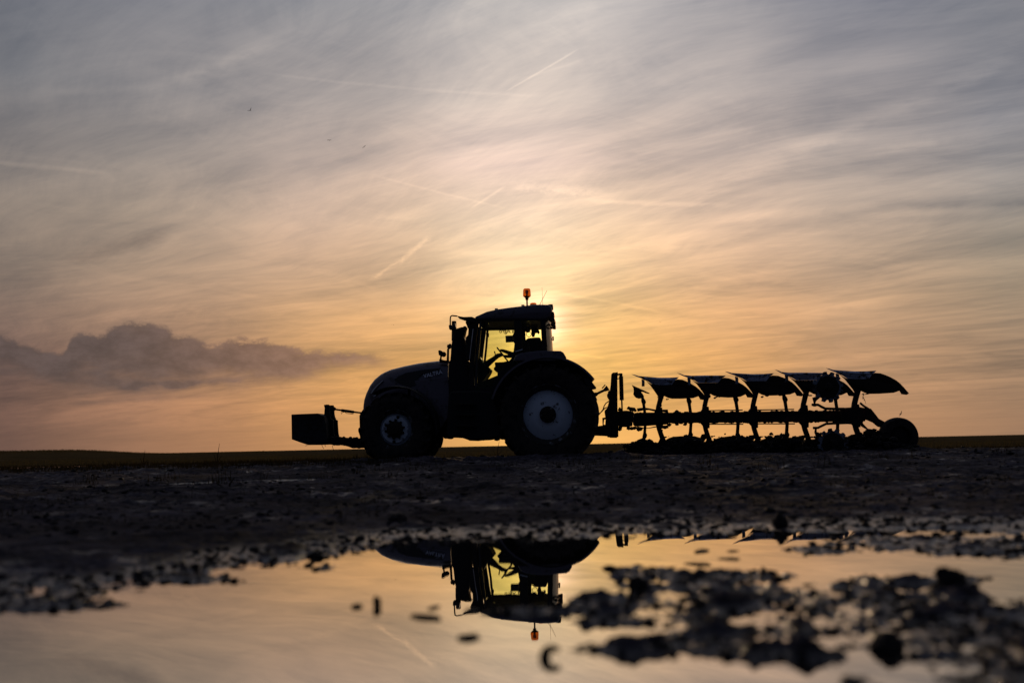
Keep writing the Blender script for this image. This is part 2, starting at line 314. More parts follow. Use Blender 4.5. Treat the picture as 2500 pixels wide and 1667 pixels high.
def grassmat(name='dull_grass', k=1.0):
    m = bpy.data.materials.new(name); m.use_nodes = True; nt = m.node_tree; nt.nodes.clear()
    d = nt.nodes.new('ShaderNodeBsdfDiffuse'); d.inputs[0].default_value = (.02 * k, .017 * k, .009 * k, 1)
    tl = nt.nodes.new('ShaderNodeBsdfTranslucent'); tl.inputs[0].default_value = (.03 * k, .023 * k, .009 * k, 1)
    a = nt.nodes.new('ShaderNodeMixShader'); a.inputs[0].default_value = .4; nt.links.new(d.outputs[0], a.inputs[1]); nt.links.new(tl.outputs[0], a.inputs[2])
    o = nt.nodes.new('ShaderNodeOutputMaterial'); nt.links.new(a.outputs[0], o.inputs[0]); return m
M['ground'] = groundmat(); M['water'] = watermat(); M['field'] = fieldmat(); M['grass'] = grassmat(); M['drygrass'] = grassmat('dry_field_grass', 3.6)
# ------------------------------------------------------------------ helpers
PSI = R(3.5); O0 = Vector((0, 20.65, 0))
class Frame:
    """vertical drawing planes: u to the right, v away from the camera, w up"""
    def __init__(s, psi, o): s.a = Vector((math.cos(psi), -math.sin(psi), 0)); s.n = Vector((math.sin(psi), math.cos(psi), 0)); s.o = Vector(o); s.psi = psi
    def P(s, px, py, v=0.0):                     # point of the photo -> (u, w) on the plane at depth v
        d = ray(px, py); q = s.o + s.n * v
        t = (q - CAM).dot(s.n) / d.dot(s.n); p = CAM + d * t
        return ((p - s.o).dot(s.a), p.z)
    def W(s, u, v, w): return s.o + s.a * u + s.n * v + Vector((0, 0, w))
FT = Frame(PSI, O0)
C1 = lambda x, y: (1000 + x * .28703, 680 + y * .28703)
C2 = lambda x, y: (690 + x * .18282, 850 + y * .18282)
C3 = lambda x, y: (1440 + x * .17007, 860 + y * .17007)
C4 = lambda x, y: (1840 + x * .17857, 860 + y * .17857)
def pl(fr, conv, pts_, v): return [fr.P(*conv(x, y), v) for x, y in pts_]
class MB:
    def __init__(s): s.v = []; s.f = []
    def poly(s, pts_, v0, v1, z=lambda u, w: 0.0):
        n = len(pts_)
        ar = sum(pts_[i][0] * pts_[(i + 1) % n][1] - pts_[(i + 1) % n][0] * pts_[i][1] for i in range(n))
        if ar < 0: pts_ = pts_[::-1]
        b = len(s.v)
        s.v += [(u, v0 + z(u, w), w) for u, w in pts_] + [(u, v1 + z(u, w), w) for u, w in pts_]
        s.f.append(tuple(b + i for i in range(n))); s.f.append(tuple(b + n + i for i in reversed(range(n))))
        for i in range(n): j = (i + 1) % n; s.f.append((b + i, b + n + i, b + n + j, b + j))
        return s
    def box(s, u0, u1, v0, v1, w0, w1): return s.poly([(u0, w0), (u1, w0), (u1, w1), (u0, w1)], v0, v1)
    def tube(s, path, r, n=8, cap=True):
        path = [Vector(p) for p in path]; k = len(path); rs = r if hasattr(r, '__len__') else [r] * k
        b = len(s.v); up = None
        for i, p in enumerate(path):
            d = (path[min(i + 1, k - 1)] - path[max(i - 1, 0)]).normalized()
            if up is None: up = Vector((0, 1, 0)) if abs(d.y) < .9 else Vector((0, 0, 1))
            x = d.cross(up).normalized(); y = x.cross(d).normalized(); up = y
            for j in range(n):
                a = 2 * PI * j / n; s.v.append(tuple(p + (x * math.cos(a) + y * math.sin(a)) * rs[i]))
        for i in range(k - 1):
            for j in range(n):
                j2 = (j + 1) % n; s.f.append((b + i * n + j, b + i * n + j2, b + (i + 1) * n + j2, b + (i + 1) * n + j))
        if cap: s.f.append(tuple(b + j for j in reversed(range(n)))); s.f.append(tuple(b + (k - 1) * n + j for j in range(n)))
        return s
    def lathe(s, c, prof, n=48, a0=0.0, a1=2 * PI, closed=True, ax='v'):   # prof: closed loop of (radius, v)
        full = abs(a1 - a0 - 2 * PI) < 1e-6; m = n if full else n + 1; k = len(prof); b = len(s.v)
        for i in range(m):
            a = a0 + (a1 - a0) * i / n
            for r, v in prof:
                if ax == 'v': s.v.append((c[0] + r * math.cos(a), v, c[1] + r * math.sin(a)))
                else: s.v.append((c[0] + r * math.cos(a), c[1] + r * math.sin(a), v))
        kk = k if closed else k - 1
        for i in range(n):
            i2 = (i + 1) % m
            for j in range(kk):
                j2 = (j + 1) % k
                q = (b + i * k + j, b + i * k + j2, b + i2 * k + j2, b + i2 * k + j)
                s.f.append(q)
        if not full and closed:
            s.f.append(tuple(b + j for j in range(k))); s.f.append(tuple(b + n * k + j for j in reversed(range(k))))
        return s
    def blob(s, c, r, sq=(1, 1, 1), jit=.25, sub=1):
        bm = bmesh.new(); bmesh.ops.create_icosphere(bm, subdivisions=sub, radius=1.0); b = len(s.v)
        for vv in bm.verts:
            k = 1 + random.uniform(-jit, jit)
            s.v.append((c[0] + vv.co.x * r * sq[0] * k, c[1] + vv.co.y * r * sq[1] * k, c[2] + vv.co.z * r * sq[2] * k))
        for f in bm.faces: s.f.append(tuple(b + v.index for v in f.verts))
        bm.free(); return s
    def build(s, name, m, parent=None, bevel=0.0, smooth=False, subdiv=0):
        me = bpy.data.meshes.new(name); off = Vector(parent['_o']) if parent is not None and '_o' in parent else Vector((0, 0, 0))
        me.from_pydata([tuple(Vector(v) - off) for v in s.v], [], s.f); me.materials.append(m)
        bm = bmesh.new(); bm.from_mesh(me); bmesh.ops.recalc_face_normals(bm, faces=bm.faces); bm.to_mesh(me); bm.free()
        if smooth: me.polygons.foreach_set('use_smooth', [True] * len(me.polygons))
        o = bpy.data.objects.new(name, me); sc.collection.objects.link(o)
        if parent is not None:
            o.parent = parent
            if '_o' in parent: o['_o'] = list(off)
        if bevel:
            md = o.modifiers.new('bevel', 'BEVEL'); md.width = bevel; md.segments = 2; md.limit_method = 'ANGLE'; md.angle_limit = R(35)
        if smooth: 
            md = o.modifiers.new('edge', 'EDGE_SPLIT'); md.split_angle = R(38)
        return o
def tag(o, label=None, cat=None, group=None, kind=None):
    for k, v in (('label', label), ('category', cat), ('group', group), ('kind', kind)):
        if v: o[k] = v
    return o
def root(name, fr, u, v, w, label, cat, group=None):
    o = bpy.data.objects.new(name, None); sc.collection.objects.link(o); o.empty_display_size = .2
    o.location = fr.W(u, v, w); o.rotation_euler = (0, 0, -fr.psi); o['_o'] = [u, v, w]
    return tag(o, label, cat, group)
# ------------------------------------------------------------------ numpy noise
_perm = rng.permutation(4096)
def vnoise(x, y, seed=0):
    xi = np.floor(x).astype(np.int64); yi = np.floor(y).astype(np.int64); fx = x - xi; fy = y - yi
    fx = fx * fx * fx * (fx * (fx * 6 - 15) + 10); fy = fy * fy * fy * (fy * (fy * 6 - 15) + 10)
    def h(a, b): return _perm[(_perm[(a + seed * 131) & 4095] + b) & 4095] / 4095.0
    return (h(xi, yi) * (1 - fx) + h(xi + 1, yi) * fx) * (1 - fy) + (h(xi, yi + 1) * (1 - fx) + h(xi + 1, yi + 1) * fx) * fy
def fbm(x, y, sc_, oct_=4, rough=.5, seed=0):
    s = 0; a = 1.0; t = 0; f = sc_
    for i in range(oct_):
        s = s + a * (vnoise(x * f + 17.3 * i, y * f - 9.1 * i, seed + i) - .5); t += a; a *= rough; f *= 2.03
    return s / t * 2                                   # about -1..1
# ------------------------------------------------------------------ terrain
def smooth(x, a, b):
    t = np.clip((x - a) / (b - a), 0, 1); return t * t * (3 - 2 * t)
KX = 2500 / 2352.0
SX = np.array([-400, 0, 176, 246, 286, 440, 572, 748, 862, 900, 1100, 1380, 1400, 1700, 2065, 2352, 2800]) * KX
SY = np.array([1440, 1388, 1374, 1361, 1343, 1326, 1302, 1282, 1258, 1246, 1240, 1234, 1224, 1218, 1206, 1228, 1240]) * KX
BL = [  # mud islands in the puddle: x, y, rx, ry, weight   (2352-px photo coordinates of the water plane)
 (1480, 1318, 100, 15, .9), (1640, 1345, 190, 26, 1.0), (1560, 1385, 220, 22, .75), (1830, 1392, 300, 38, 1.0), (2010, 1352, 110, 22, 1.0), (2200, 1350, 80, 30, .9), (2160, 1452, 280, 52, .95),
 (1730, 1440, 200, 34, .8), (1240, 1403, 210, 9, .8), (1430, 1392, 110, 16, .8), (1400, 1425, 120, 12, .6), (1560, 1487, 200, 17, .95), (2352, 1480, 190, 75, 1.0), (2330, 1560, 150, 60, 1.0), (1800, 1500, 240, 16, .6),
 (2150, 1252, 290, 20, .9), (1890, 1262, 100, 12, .7), (2330, 1270, 120, 14, .7), (2250, 1530, 150, 25, .5), (1990, 1570, 90, 14, .5), (2120, 1500, 100, 20, .7), (700, 1300, 90, 10, .6), (100, 1392, 200, 12, .5), (470, 1332, 140, 8, .5)]
def height(x, y):
    rr = np.hypot(x, y); az = np.arctan2(x, y)
    front = (y > .3)
    ys = np.where(front, y, 1.0)
    dx, dy, dz = x, ys, -CAMZ
    zc = dy * fwd.y + dz * fwd.z + dx * fwd.x
    zc = np.maximum(zc, .05)
    px = W0 / 2 + FPX * (dx * right.x + dy * right.y + dz * right.z) / zc
    py = H0 / 2 - FPX * (dx * upv.x + dy * upv.y + dz * upv.z) / zc
    s1 = (np.interp(px, SX, SY) - py) / 40.0
    s1 = np.clip(s1, -1.4, 3)
    isl = np.full_like(x, -9.0); cut = .16
    for bx, by, rx, ry, wt in BL:
        q = ((px / KX - bx) / rx) ** 2 + ((py / KX - by) / ry) ** 2
        isl = np.maximum(isl, wt - cut - q * .75)
    S = np.where(front, np.maximum(s1, np.clip(isl, -1.4, 1.0)), 3 * smooth(rr, 2.2, 3.0) - 1.4)
    S = np.where(np.abs(az) > 1.0, np.maximum(S, 3 * smooth(rr, 2.2, 3.0) - 1.4), S)
    wx_ = .035 * fbm(x, y, 6.0, 3, .6, 101); wy_ = .035 * fbm(x, y, 6.0, 3, .6, 111)
    x, y = x + wx_, y + wy_
    n0 = fbm(x, y, 2.2, 3, .5, 3); n1 = fbm(x, y, 7.0, 4, .55, 5); n2 = fbm(x, y, 26.0, 4, .6, 11)
    amp = .30 + .70 * smooth(S, -1.0, .4)
    amp = amp * (1 - .5 * smooth(rr, 2.3, 3.3) * (1 - smooth(rr, 4.5, 6)))
    n6 = fbm(x, y, 70.0, 3, .6, 91)
    lump = np.clip(n2 - .15, 0, 1) * .016 + np.clip(n1 - .22, 0, 1) * .03
    h = .010 * S - .003 + amp * (.014 * n1 + .0065 * n2 + .008 * n0 + .003 * n6 + lump)
    h = np.where(S < -.9, np.minimum(h, -.004), h)
    h = np.where(S > 1, h + .0 , h)
    # inland: rises gently, with broken, trampled mud
    inl = smooth(rr, 3.2, 6.5)
    n3 = fbm(x, y, .8, 5, .55, 21); n4 = fbm(x, y, 3.1, 4, .6, 31); n5 = fbm(x, y * 2.2, 9.0, 3, .6, 41)
    hi_ = .045 + .030 * n3 + .022 * n4 + .012 * n5 + .05 * np.clip(n4 - .25, 0, 1)
    rut = .03 * np.sin((x * .06 + y) * 2.4 + 1.3 * n3) * smooth(rr, 7, 12)
    tgt = hi_ + rut
    h = h * (1 - inl) + tgt * inl
    # bank of loose soil in front of the wheels and along the plough
    yb = 18.9 - .06 * x + .12 * fbm(x, x * 0, .7, 3, .5, 51)
    h += (.05 + .05 * fbm(x, y, 1.6, 4, .6, 61)) * np.exp(-((y - yb) / .45) ** 2) * smooth(x, -3.6, -2.6) * (1 - smooth(x, 1.9, 2.6))
    yr = 21.3 - .38 * (x - 2.4); rid = np.exp(-((y - yr) / .55) ** 2) * smooth(x, 1.9, 2.4) * (1 - smooth(x, 7.0, 8.2))
    h += rid * (.16 + .16 * fbm(x, y, 1.3, 4, .6, 71))
    h -= (.052 + .09 * n4 + .06 * n5) * np.exp(-((x + 2.7) / 1.3) ** 2 - ((y - 10.2) / .9) ** 2) + .05 * np.exp(-((x + 4.6) / 1.0) ** 2 - ((y - 9.0) / .5) ** 2)
    far = smooth(rr, 20, 27); h = h * (1 - far) + .02 * far
    return h
def ring_mesh(name, rs, az, hf, m, disc=False):
    nr, na = len(rs), len(az); A, Rr = np.meshgrid(az, rs)
    x = Rr * np.sin(A); y = Rr * np.cos(A); z = hf(x.ravel(), y.ravel()).reshape(x.shape)
    co = np.stack([x, y, z], -1).reshape(-1, 3).astype(np.float32)
    i, j = np.meshgrid(np.arange(nr - 1), np.arange(na), indexing='ij'); j2 = (j + 1) % na
    q = np.stack([i * na + j, i * na + j2, (i + 1) * na + j2, (i + 1) * na + j], -1).reshape(-1, 4)[:, ::-1].astype(np.int32)
    me = bpy.data.meshes.new(name); me.vertices.add(len(co)); me.vertices.foreach_set('co', co.ravel())
    me.loops.add(q.size); me.loops.foreach_set('vertex_index', q.ravel())
    me.polygons.add(len(q)); me.polygons.foreach_set('loop_start', np.arange(0, q.size, 4, dtype=np.int32)); me.polygons.foreach_set('loop_total', np.full(len(q), 4, np.int32))
    me.polygons.foreach_set('use_smooth', np.ones(len(q), bool))
    me.update(calc_edges=True); me.materials.append(m)
    o = bpy.data.objects.new(name, me); sc.collection.objects.link(o); o['kind'] = 'structure'; return o
a_front = np.linspace(-R(40), R(40), 800); a_back = np.linspace(R(40), 2 * PI - R(40), 130)[1:-1]
AZS = np.concatenate([a_front, a_back])
rs = np.concatenate([np.array([.001, .1, .3, .6, .8]), np.geomspace(.95, 27, 800)])
ring_mesh('ground', rs, AZS, height, M['ground'])
def fheight(x, y):
    rr = np.hypot(x, y); az = np.degrees(np.arctan2(x, y))
    h = .02 - .03 * smooth(rr, 27, 60) + .10 * fbm(x, y, .02, 3, .5, 81) * smooth(rr, 45, 120)
    h += 1.75 * smooth(-az, 18.5, 24.5) * np.exp(-((rr - 330) / 150) ** 2)
    return h
ring_mesh('field', np.concatenate([[26.9], np.geomspace(27.5, 9000, 160)]), np.linspace(-PI, PI, 721)[:-1], fheight, M['field'])
wb = MB(); n_ = 96
wb.v = [(11.4 * math.sin(2 * PI * i / n_), 11.4 * math.cos(2 * PI * i / n_), 0) for i in range(n_)]; wb.f = [tuple(reversed(range(n_)))]
wt = wb.build('water', M['water']); wt['kind'] = 'structure'
# ================================================================== TRACTOR
T = root('tractor', FT, 0.0, 0.0, 0.0, 'dark tractor with muddy white wheel rims and a tall amber beacon, ploughing at sunset', 'tractor')
def c1(p, v): return pl(FT, C1, p, v)
def c2(p, v): return pl(FT, C2, p, v)
def p3d(conv, x, y, v, fr=FT): u, w = fr.P(*conv(x, y), v); return (u, v, w)
# ---- hood: lofted sections
top_px = [(1118, 735), (1128, 670), (1150, 600), (1200, 490), (1260, 415), (1340, 350), (1400, 320), (1480, 287), (1650, 245), (1850, 205), (2090, 176), (2240, 170)]
tops = [FT.P(*C2(x, y), 0.0) for x, y in top_px]
hb = MB(); prev = None; NS = 17
for k, (u, w) in enumerate(tops):
    f = min(1, (u - tops[0][0]) / .8); hw = .30 + .17 * f ** .5
    wb_ = 1.0 + (.08 if k < 3 else 0)
    wb_ = min(wb_, w - .12)
    ring = []
    for i in range(NS):
        t = i / (NS - 1); a = PI * t
        cx, cz = math.cos(a), math.sin(a)
        v = -hw * math.copysign(abs(cx) ** .45, cx); zz_ = wb_ + (w - wb_) * (abs(cz) ** .42 if 0 < t < 1 else 0)
        ring.append((u, v, zz_))
    b = len(hb.v); hb.v += ring
    hb.f.append(tuple(b + i for i in range(NS))) if k in (0, len(tops) - 1) else None
    if prev is not None:
        for i in range(NS - 1): hb.f.append((prev + i, prev + i + 1, b + i + 1, b + i))
        hb.f.append((prev, b, b + NS - 1, prev + NS - 1))
    prev = b
hood = hb.build('hood', M['paint'], T, smooth=True)
for sgn in (-1, 1):
    V = sgn * .475
    def side(name, pts_, m, t=.012, par=hood):
        q = c2(pts_, -.475); b = MB().poly(q, V - t if sgn < 0 else V - .02, V + .02 if sgn < 0 else V + t); return b.build(name, m, par)
    side('vent_grille', [(1480, 420), (1640, 330), (1860, 290), (2120, 262), (2060, 300), (1860, 340), (1800, 400), (1840, 460), (1700, 520), (1560, 470)], M['trim'])
    side('side_groove', [(1760, 560), (1900, 500), (2220, 440), (2220, 456), (1930, 520), (1775, 580)], M['trim'], .008)
    side('side_groove', [(1800, 600), (1940, 545), (1930, 575), (1810, 625)], M['trim'], .008)
    q = c2([(1180, 600), (1215, 540), (1270, 485), (1338, 428), (1344, 436), (1280, 495), (1230, 550), (1190, 606)], -.40)
    MB().poly(q, sgn * .40 - (.03 if sgn < 0 else -.0), sgn * .40 + (.03 if sgn > 0 else .0)).build('headlight', M['chrome'], hood)
    q = c2([(1215, 640), (1262, 610), (1268, 620), (1222, 648)], -.40)
    MB().poly(q, sgn * .40 - .03, sgn * .40 + .03).build('headlight', M['chrome'], hood)
def text(body, size, u, v, w, ang, m, par, shear=.15, back=False, name='lettering', ext=.004):
    cu = bpy.data.curves.new(name, 'FONT'); cu.body = body; cu.size = size; cu.extrude = ext; cu.offset = size * .018; cu.shear = shear; cu.materials.append(m)
    o = bpy.data.objects.new(name, cu); sc.collection.objects.link(o); o.parent = par
    rot = Matrix.Rotation(ang, 4, 'Y') @ Matrix.Rotation(PI if back else 0, 4, 'Z') @ Matrix.Rotation(PI / 2, 4, 'X')
    o.matrix_local = Matrix.Translation(Vector((u, v, w)) - Vector(par.get('_o', (0, 0, 0)))) @ rot
    bpy.context.view_layer.update(); me = bpy.data.meshes.new_from_object(o.evaluated_get(bpy.context.evaluated_depsgraph_get())); mwl = o.matrix_local.copy(); bpy.data.objects.remove(o)
    o = bpy.data.objects.new(name, me); sc.collection.objects.link(o); o.parent = par; o.matrix_local = mwl
    return o
u, w = FT.P(*C2(1885, 398), -.49); text('VALTRA', .108, u, -.492, w, -R(12.5), M['decal'], hood, .1)
# ---- front support, engine, gearbox, tanks
MB().poly(c2([(1113, 755), (1040, 860), (1022, 900), (1030, 1200), (1060, 1330), (1330, 1300), (1500, 1200), (1500, 760)], -.3), -.3, .3).build('front_support', M['plastic'], T, .02)
MB().poly(c1([(-60, 860), (330, 850), (420, 930), (700, 930), (800, 1000), (900, 1290), (800, 1355), (700, 1362), (620, 1372), (560, 1380), (505, 1378), (490, 1362), (420, 1347), (350, 1352), (285, 1345), (100, 1330), (-60, 1200)], -.33), -.33, .33).build('gearbox', M['iron'], T, .02)
for sgn in (-1, 1):
    v0, v1 = (-.98, -.36) if sgn < 0 else (.36, .98)
    MB().poly(c1([(330, 1000), (345, 960), (560, 950), (700, 960), (720, 1040), (770, 1180), (800, 1290), (780, 1345), (700, 1356), (620, 1370), (505, 1374), (420, 1345), (340, 1352), (310, 1330)], -.98), v0, v1).build('fuel_tank', M['plastic'], T, .03)
    MB().poly(c1([(40, 870), (330, 830), (340, 960), (330, 1180), (230, 1330), (120, 1310), (90, 1000)], -.46), sgn * .46 - .03, sgn * .46 + .03).build('side_panel', M['paint'], T, .01)
    for k in range(3):
        q = c1([(400, 1060 + 90 * k), (560, 1060 + 90 * k), (560, 1078 + 90 * k), (400, 1078 + 90 * k)], -1.0)
        MB().poly(q, min(sgn * 1.0, sgn * 1.16), max(sgn * 1.0, sgn * 1.16)).build('step', M['iron'], T, .006)
    q0 = p3d(C1, 390, 1050, -1.16); q1 = p3d(C1, 400, 1330, -1.16)
mud = MB()
for k in range(34):
    x = random.uniform(300, 800); y = 1345 + (12 if x > 480 else 0) + random.uniform(-12, 12); u, w = FT.P(*C1(x, y), -.98); mud.blob((u, random.uniform(-1.0, -.3), w), random.uniform(.02, .05), (1.3, 1, .6))
mud.build('caked_mud', M['clod'], T)
ax = MB().tube([(-2.3, -.95, .68), (-2.3, .95, .68)], .13, 12); ax.box(-2.55, -2.05, -.35, .35, .5, .8); ax.build('front_axle', M['iron'], T, .01)
# ---- wheels
def wheel(name, c, R_, rimr, v_out, width, sgn, nlug, bolts, hub_r, rimmat):
    hw = width / 2; vc = v_out + sgn * -1 * 0 + (hw if sgn < 0 else -hw)
    def V(t): return vc + t * hw
    s = sgn
    prof = [(rimr, V(-.80 )), (rimr + .03, V(-.92)), (rimr + .12, V(-1.0)), (R_ - .18, V(-1.0)), (R_ - .11, V(-.95)), (R_ - .07, V(-.82)), (R_ - .055, V(0)), (R_ - .07, V(.82)), (R_ - .11, V(.95)), (R_ - .18, V(1.0)), (rimr + .12, V(1.0)), (rimr + .03, V(.92)), (rimr, V(.80))]
    b = MB().lathe(c, prof, 72)
    for k in range(nlug):
        for sd_ in (-1, 1):
            a = 2 * PI * (k + (.5 if sd_ > 0 else 0)) / nlug
            pts3 = []
            for t, rr_, da in ((1.0, R_ - .13, -.02), (.96, R_ - .03, -.02), (.75, R_, 0), (.35, R_, .07), (.03, R_, .13)):
                pts3.append((t, rr_, da))
            wd = .045 * 1.0 / R_
            base = len(b.v)
            for t, rr_, da in pts3:
                for dd, dr in ((-wd, 0), (wd, 0), (wd * 1.25, -.07), (-wd * 1.25, -.07)):
                    aa = a + da * (1.0 / R_) * 1.4 + dd * .5; rq = rr_ + dr
                    b.v.append((c[0] + rq * math.cos(aa), vc + sd_ * t * hw, c[1] + rq * math.sin(aa)))
            for i in range(len(pts3) - 1):
                for j in range(4):
                    j2 = (j + 1) % 4; b.f.append((base + i * 4 + j, base + i * 4 + j2, base + (i + 1) * 4 + j2, base + (i + 1) * 4 + j))
            b.f.append((base, base + 1, base + 2, base + 3)); e = base + (len(pts3) - 1) * 4; b.f.append((e, e + 1, e + 2, e + 3))
    w = b.build(name, M['rubber'], T, smooth=True)
    vo = V(s * 1.0)                      # outer face
    di = lambda t: vo - s * t            # depth measured inwards
    rim = MB().lathe(c, [(rimr + .012, di(.02)), (rimr + .012, di(.06)), (rimr - .04, di(.09)), (rimr * .86, di(.16)), (rimr * .855, di(.22)), (rimr * .9, di(.24)), (rimr + .005, di(width * .8)), (rimr + .03, di(width * .8)), (rimr + .03, di(.02))], 64)
    rim.build('rim', M['rimedge'], w, smooth=True)
    dish = MB().lathe(c, [(.02, di(.10)), (hub_r * 1.6, di(.10)), (rimr * .62, di(.13)), (rimr * .84, di(.19)), (rimr * .875, di(.20)), (rimr * .875, di(.22)), (.02, di(.16))], 64)
    dish.build('wheel_disc', rimmat, w, smooth=True)
    MB().lathe(c, [(.01, di(-.02)), (hub_r * .5, di(-.02)), (hub_r * .6, di(.0)), (hub_r * .95, di(.03)), (hub_r, di(.12)), (.01, di(.12))], 24).build('hub', M['iron'], w, smooth=True)
    for k in range(bolts):
        kb = .80 if R_ > .9 else 1.08; a = 2 * PI * k / bolts + .2; cc = (c[0] + hub_r * kb * math.cos(a), c[1] + hub_r * kb * math.sin(a))
        MB().lathe(cc, [(.004, di(-.005 if R_ > .9 else .03)), (.026, di(-.005 if R_ > .9 else .03)), (.026, di(.12)), (.004, di(.12))], 6).build('bolt', M['rimedge'] if R_ > .9 else M['iron'], w)
    return w
RC = FT.P(*C1(1175, 1155), -1.25); FC = FT.P(*C2(1490, 1080), -1.14)
for sgn in (-1, 1):
    wr = wheel('rear_wheel', RC, 1.0, .565, sgn * 1.27, .70, sgn, 22, 8, .165, M['rim'])
    wf = wheel('front_wheel', FC, .73, .37, sgn * 1.15, .56, sgn, 18, 10, .165, M['rim'])
    for a in (R(75), R(265)):
        cc = (FC[0] + .245 * math.cos(a), FC[1] + .245 * math.sin(a)); vo = sgn * 1.15
        MB().lathe(cc, [(.003, vo - sgn * .08), (.032, vo - sgn * .08), (.032, vo - sgn * .16), (.003, vo - sgn * .16)], 12).build('rim_hole', M['iron'], wf)
    # fenders
    v0, v1 = sorted((sgn * .66, sgn * 1.27))
    fd = MB().lathe(RC, [(1.10, v0), (1.14, v0), (1.155, (v0 + v1) / 2), (1.14, v1), (1.10, v1)], 40, R(36), R(163))
    rf = fd.build('rear_fender', M['paint'], T, smooth=True)
    q = c1([(880, 700), (905, 650), (950, 632), (1000, 624), (1080, 615), (1150, 612), (1285, 615), (1308, 628), (1332, 668), (1335, 690), (1200, 705)], -1.18)
    MB().poly(q, min(sgn * .70, sgn * 1.18), max(sgn * .70, sgn * 1.18)).build('fender_top', M['paint'], rf, .02)
    q = c1([(1480, 850), (1520, 850), (1545, 870), (1590, 928), (1548, 936), (1500, 900)], -1.22)
    MB().poly(q, min(sgn * .75, sgn * 1.22), max(sgn * .75, sgn * 1.22)).build('mud_flap', M['plastic'], rf, .008)
    well = MB(); pv = sgn * .66
    pts_ = [(RC[0] + 1.12 * math.cos(R(a)), RC[1] + 1.12 * math.sin(R(a))) for a in range(36, 200, 6)]
    well.poly([(RC[0] + .3, RC[1] - .05)] + pts_, pv - .015, pv + .015).build('wheel_housing', M['plastic'], T)
    v0, v1 = sorted((sgn * .60, sgn * 1.13))
    ff = MB().lathe(FC, [(.825, v0), (.845, v0), (.87, (v0 + v1) / 2), (.845, v1), (.825, v1)], 36, R(-2), R(122)).build('front_fender', M['plastic'], T, smooth=True)
    MB().tube([(FC[0] + .1, sgn * .4, FC[1] + .1), (FC[0] + .2, sgn * .62, FC[1] + .45), (FC[0] + .25, sgn * .8, FC[1] + .80)], .03).build('fender_bracket', M['iron'], ff)
MB().tube([(RC[0], -1.15, RC[1]), (RC[0], 1.15, RC[1])], .16, 14).build('rear_axle', M['iron'], T)
# ---- cab
NV = -.80
roof = c1([(548, 338), (556, 325), (590, 309), (650, 281), (740, 259), (850, 243), (960, 230), (1040, 221), (1110, 217), (1185, 219), (1206, 232), (1214, 262), (1196, 330), (1160, 352), (1000, 350), (800, 348), (640, 350), (565, 352)], -.84)
rb = MB(); n = len(roof); prevb = None
for v, k in ((-.84, .90), (-.80, .97), (-.68, 1.0), (.68, 1.0), (.80, .97), (.84, .90)):
    cu_ = sum(p[0] for p in roof) / n; cw_ = sum(p[1] for p in roof) / n; b = len(rb.v)
    rb.v += [(cu_ + (p[0] - cu_) * (1 - (1 - k) * .3), v, cw_ + (p[1] - cw_) * k) for p in roof]
    if prevb is None: rb.f.append(tuple(b + i for i in range(n)))
    else:
        for i in range(n): j = (i + 1) % n; rb.f.append((prevb + i, prevb + j, b + j, b + i))
    prevb = b
rb.f.append(tuple(prevb + i for i in reversed(range(n))))
ro = rb.build('roof', M['paint'], T, .015, smooth=True)
for x in (740, 965): u, w = FT.P(*C1(x, 262 if x == 740 else 231), 0.0); MB().box(u - .03, u + .03, -.10, .10, w - .02, w + .008).build('roof_fitting', M['plastic'], ro)
for sgn in (-1, 1):
    def strip(name, pts_, m=M['plastic'], th=.05, par=T, v=NV):
        q = c1(pts_, v); vv = abs(v) * sgn; return MB().poly(q, vv - th / 2, vv + th / 2).build(name, m, par, .006)
    strip('front_pillar', [(562, 345), (594, 345), (570, 520), (552, 700), (545, 930), (500, 960), (512, 700), (530, 520)])
    strip('centre_pillar', [(888, 345), (950, 345), (958, 600), (930, 640), (880, 660), (892, 560)])
    strip('rear_pillar', [(1112, 330), (1150, 330), (1158, 450), (1172, 640), (1132, 640), (1120, 480)])
    strip('roof_rail', [(565, 342), (1150, 340), (1150, 356), (880, 360), (590, 366)])
    strip('sill', [(500, 925), (700, 925), (730, 860), (800, 760), (880, 660), (905, 640), (1172, 615), (1172, 650), (930, 690), (830, 800), (760, 900), (730, 965), (500, 965)])
    fr_ = strip('door_frame', [(594, 362), (614, 362), (602, 520), (582, 700), (575, 925), (555, 925), (562, 700), (582, 520)], M['trim'], .03)
    d = MB().poly(c1([(592, 364), (890, 358), (892, 560), (878, 660), (800, 760), (730, 860), (700, 925), (565, 925), (575, 700), (588, 520)], NV), sgn * .80 - .004, sgn * .80 + .004)
    dg = d.build('door_glass', M['glass'], T)
    MB().poly(c1([(950, 360), (1114, 358), (1124, 480), (1136, 615), (955, 625)], NV), sgn * .80 - .004, sgn * .80 + .004).build('side_window', M['glass'], T)
    MB().tube([p3d(C1, 900, 624, NV)[:1] + (sgn * .84,) + p3d(C1, 900, 624, NV)[2:], p3d(C1, 962, 606, NV)[:1] + (sgn * .84,) + p3d(C1, 962, 606, NV)[2:]], .014).build('door_handle', M['chrome'], dg)
    # hand rail beside the door, door hinge lights
    a_ = p3d(C1, 543, 432, NV); b_ = p3d(C1, 514, 690, NV)
    MB().tube([(a_[0], sgn * .87, a_[2]), (a_[0] - .03, sgn * .885, (a_[2] * .6 + b_[2] * .4)), (b_[0], sgn * .87, b_[2])], .011).build('grab_rail', M['chrome'], T)
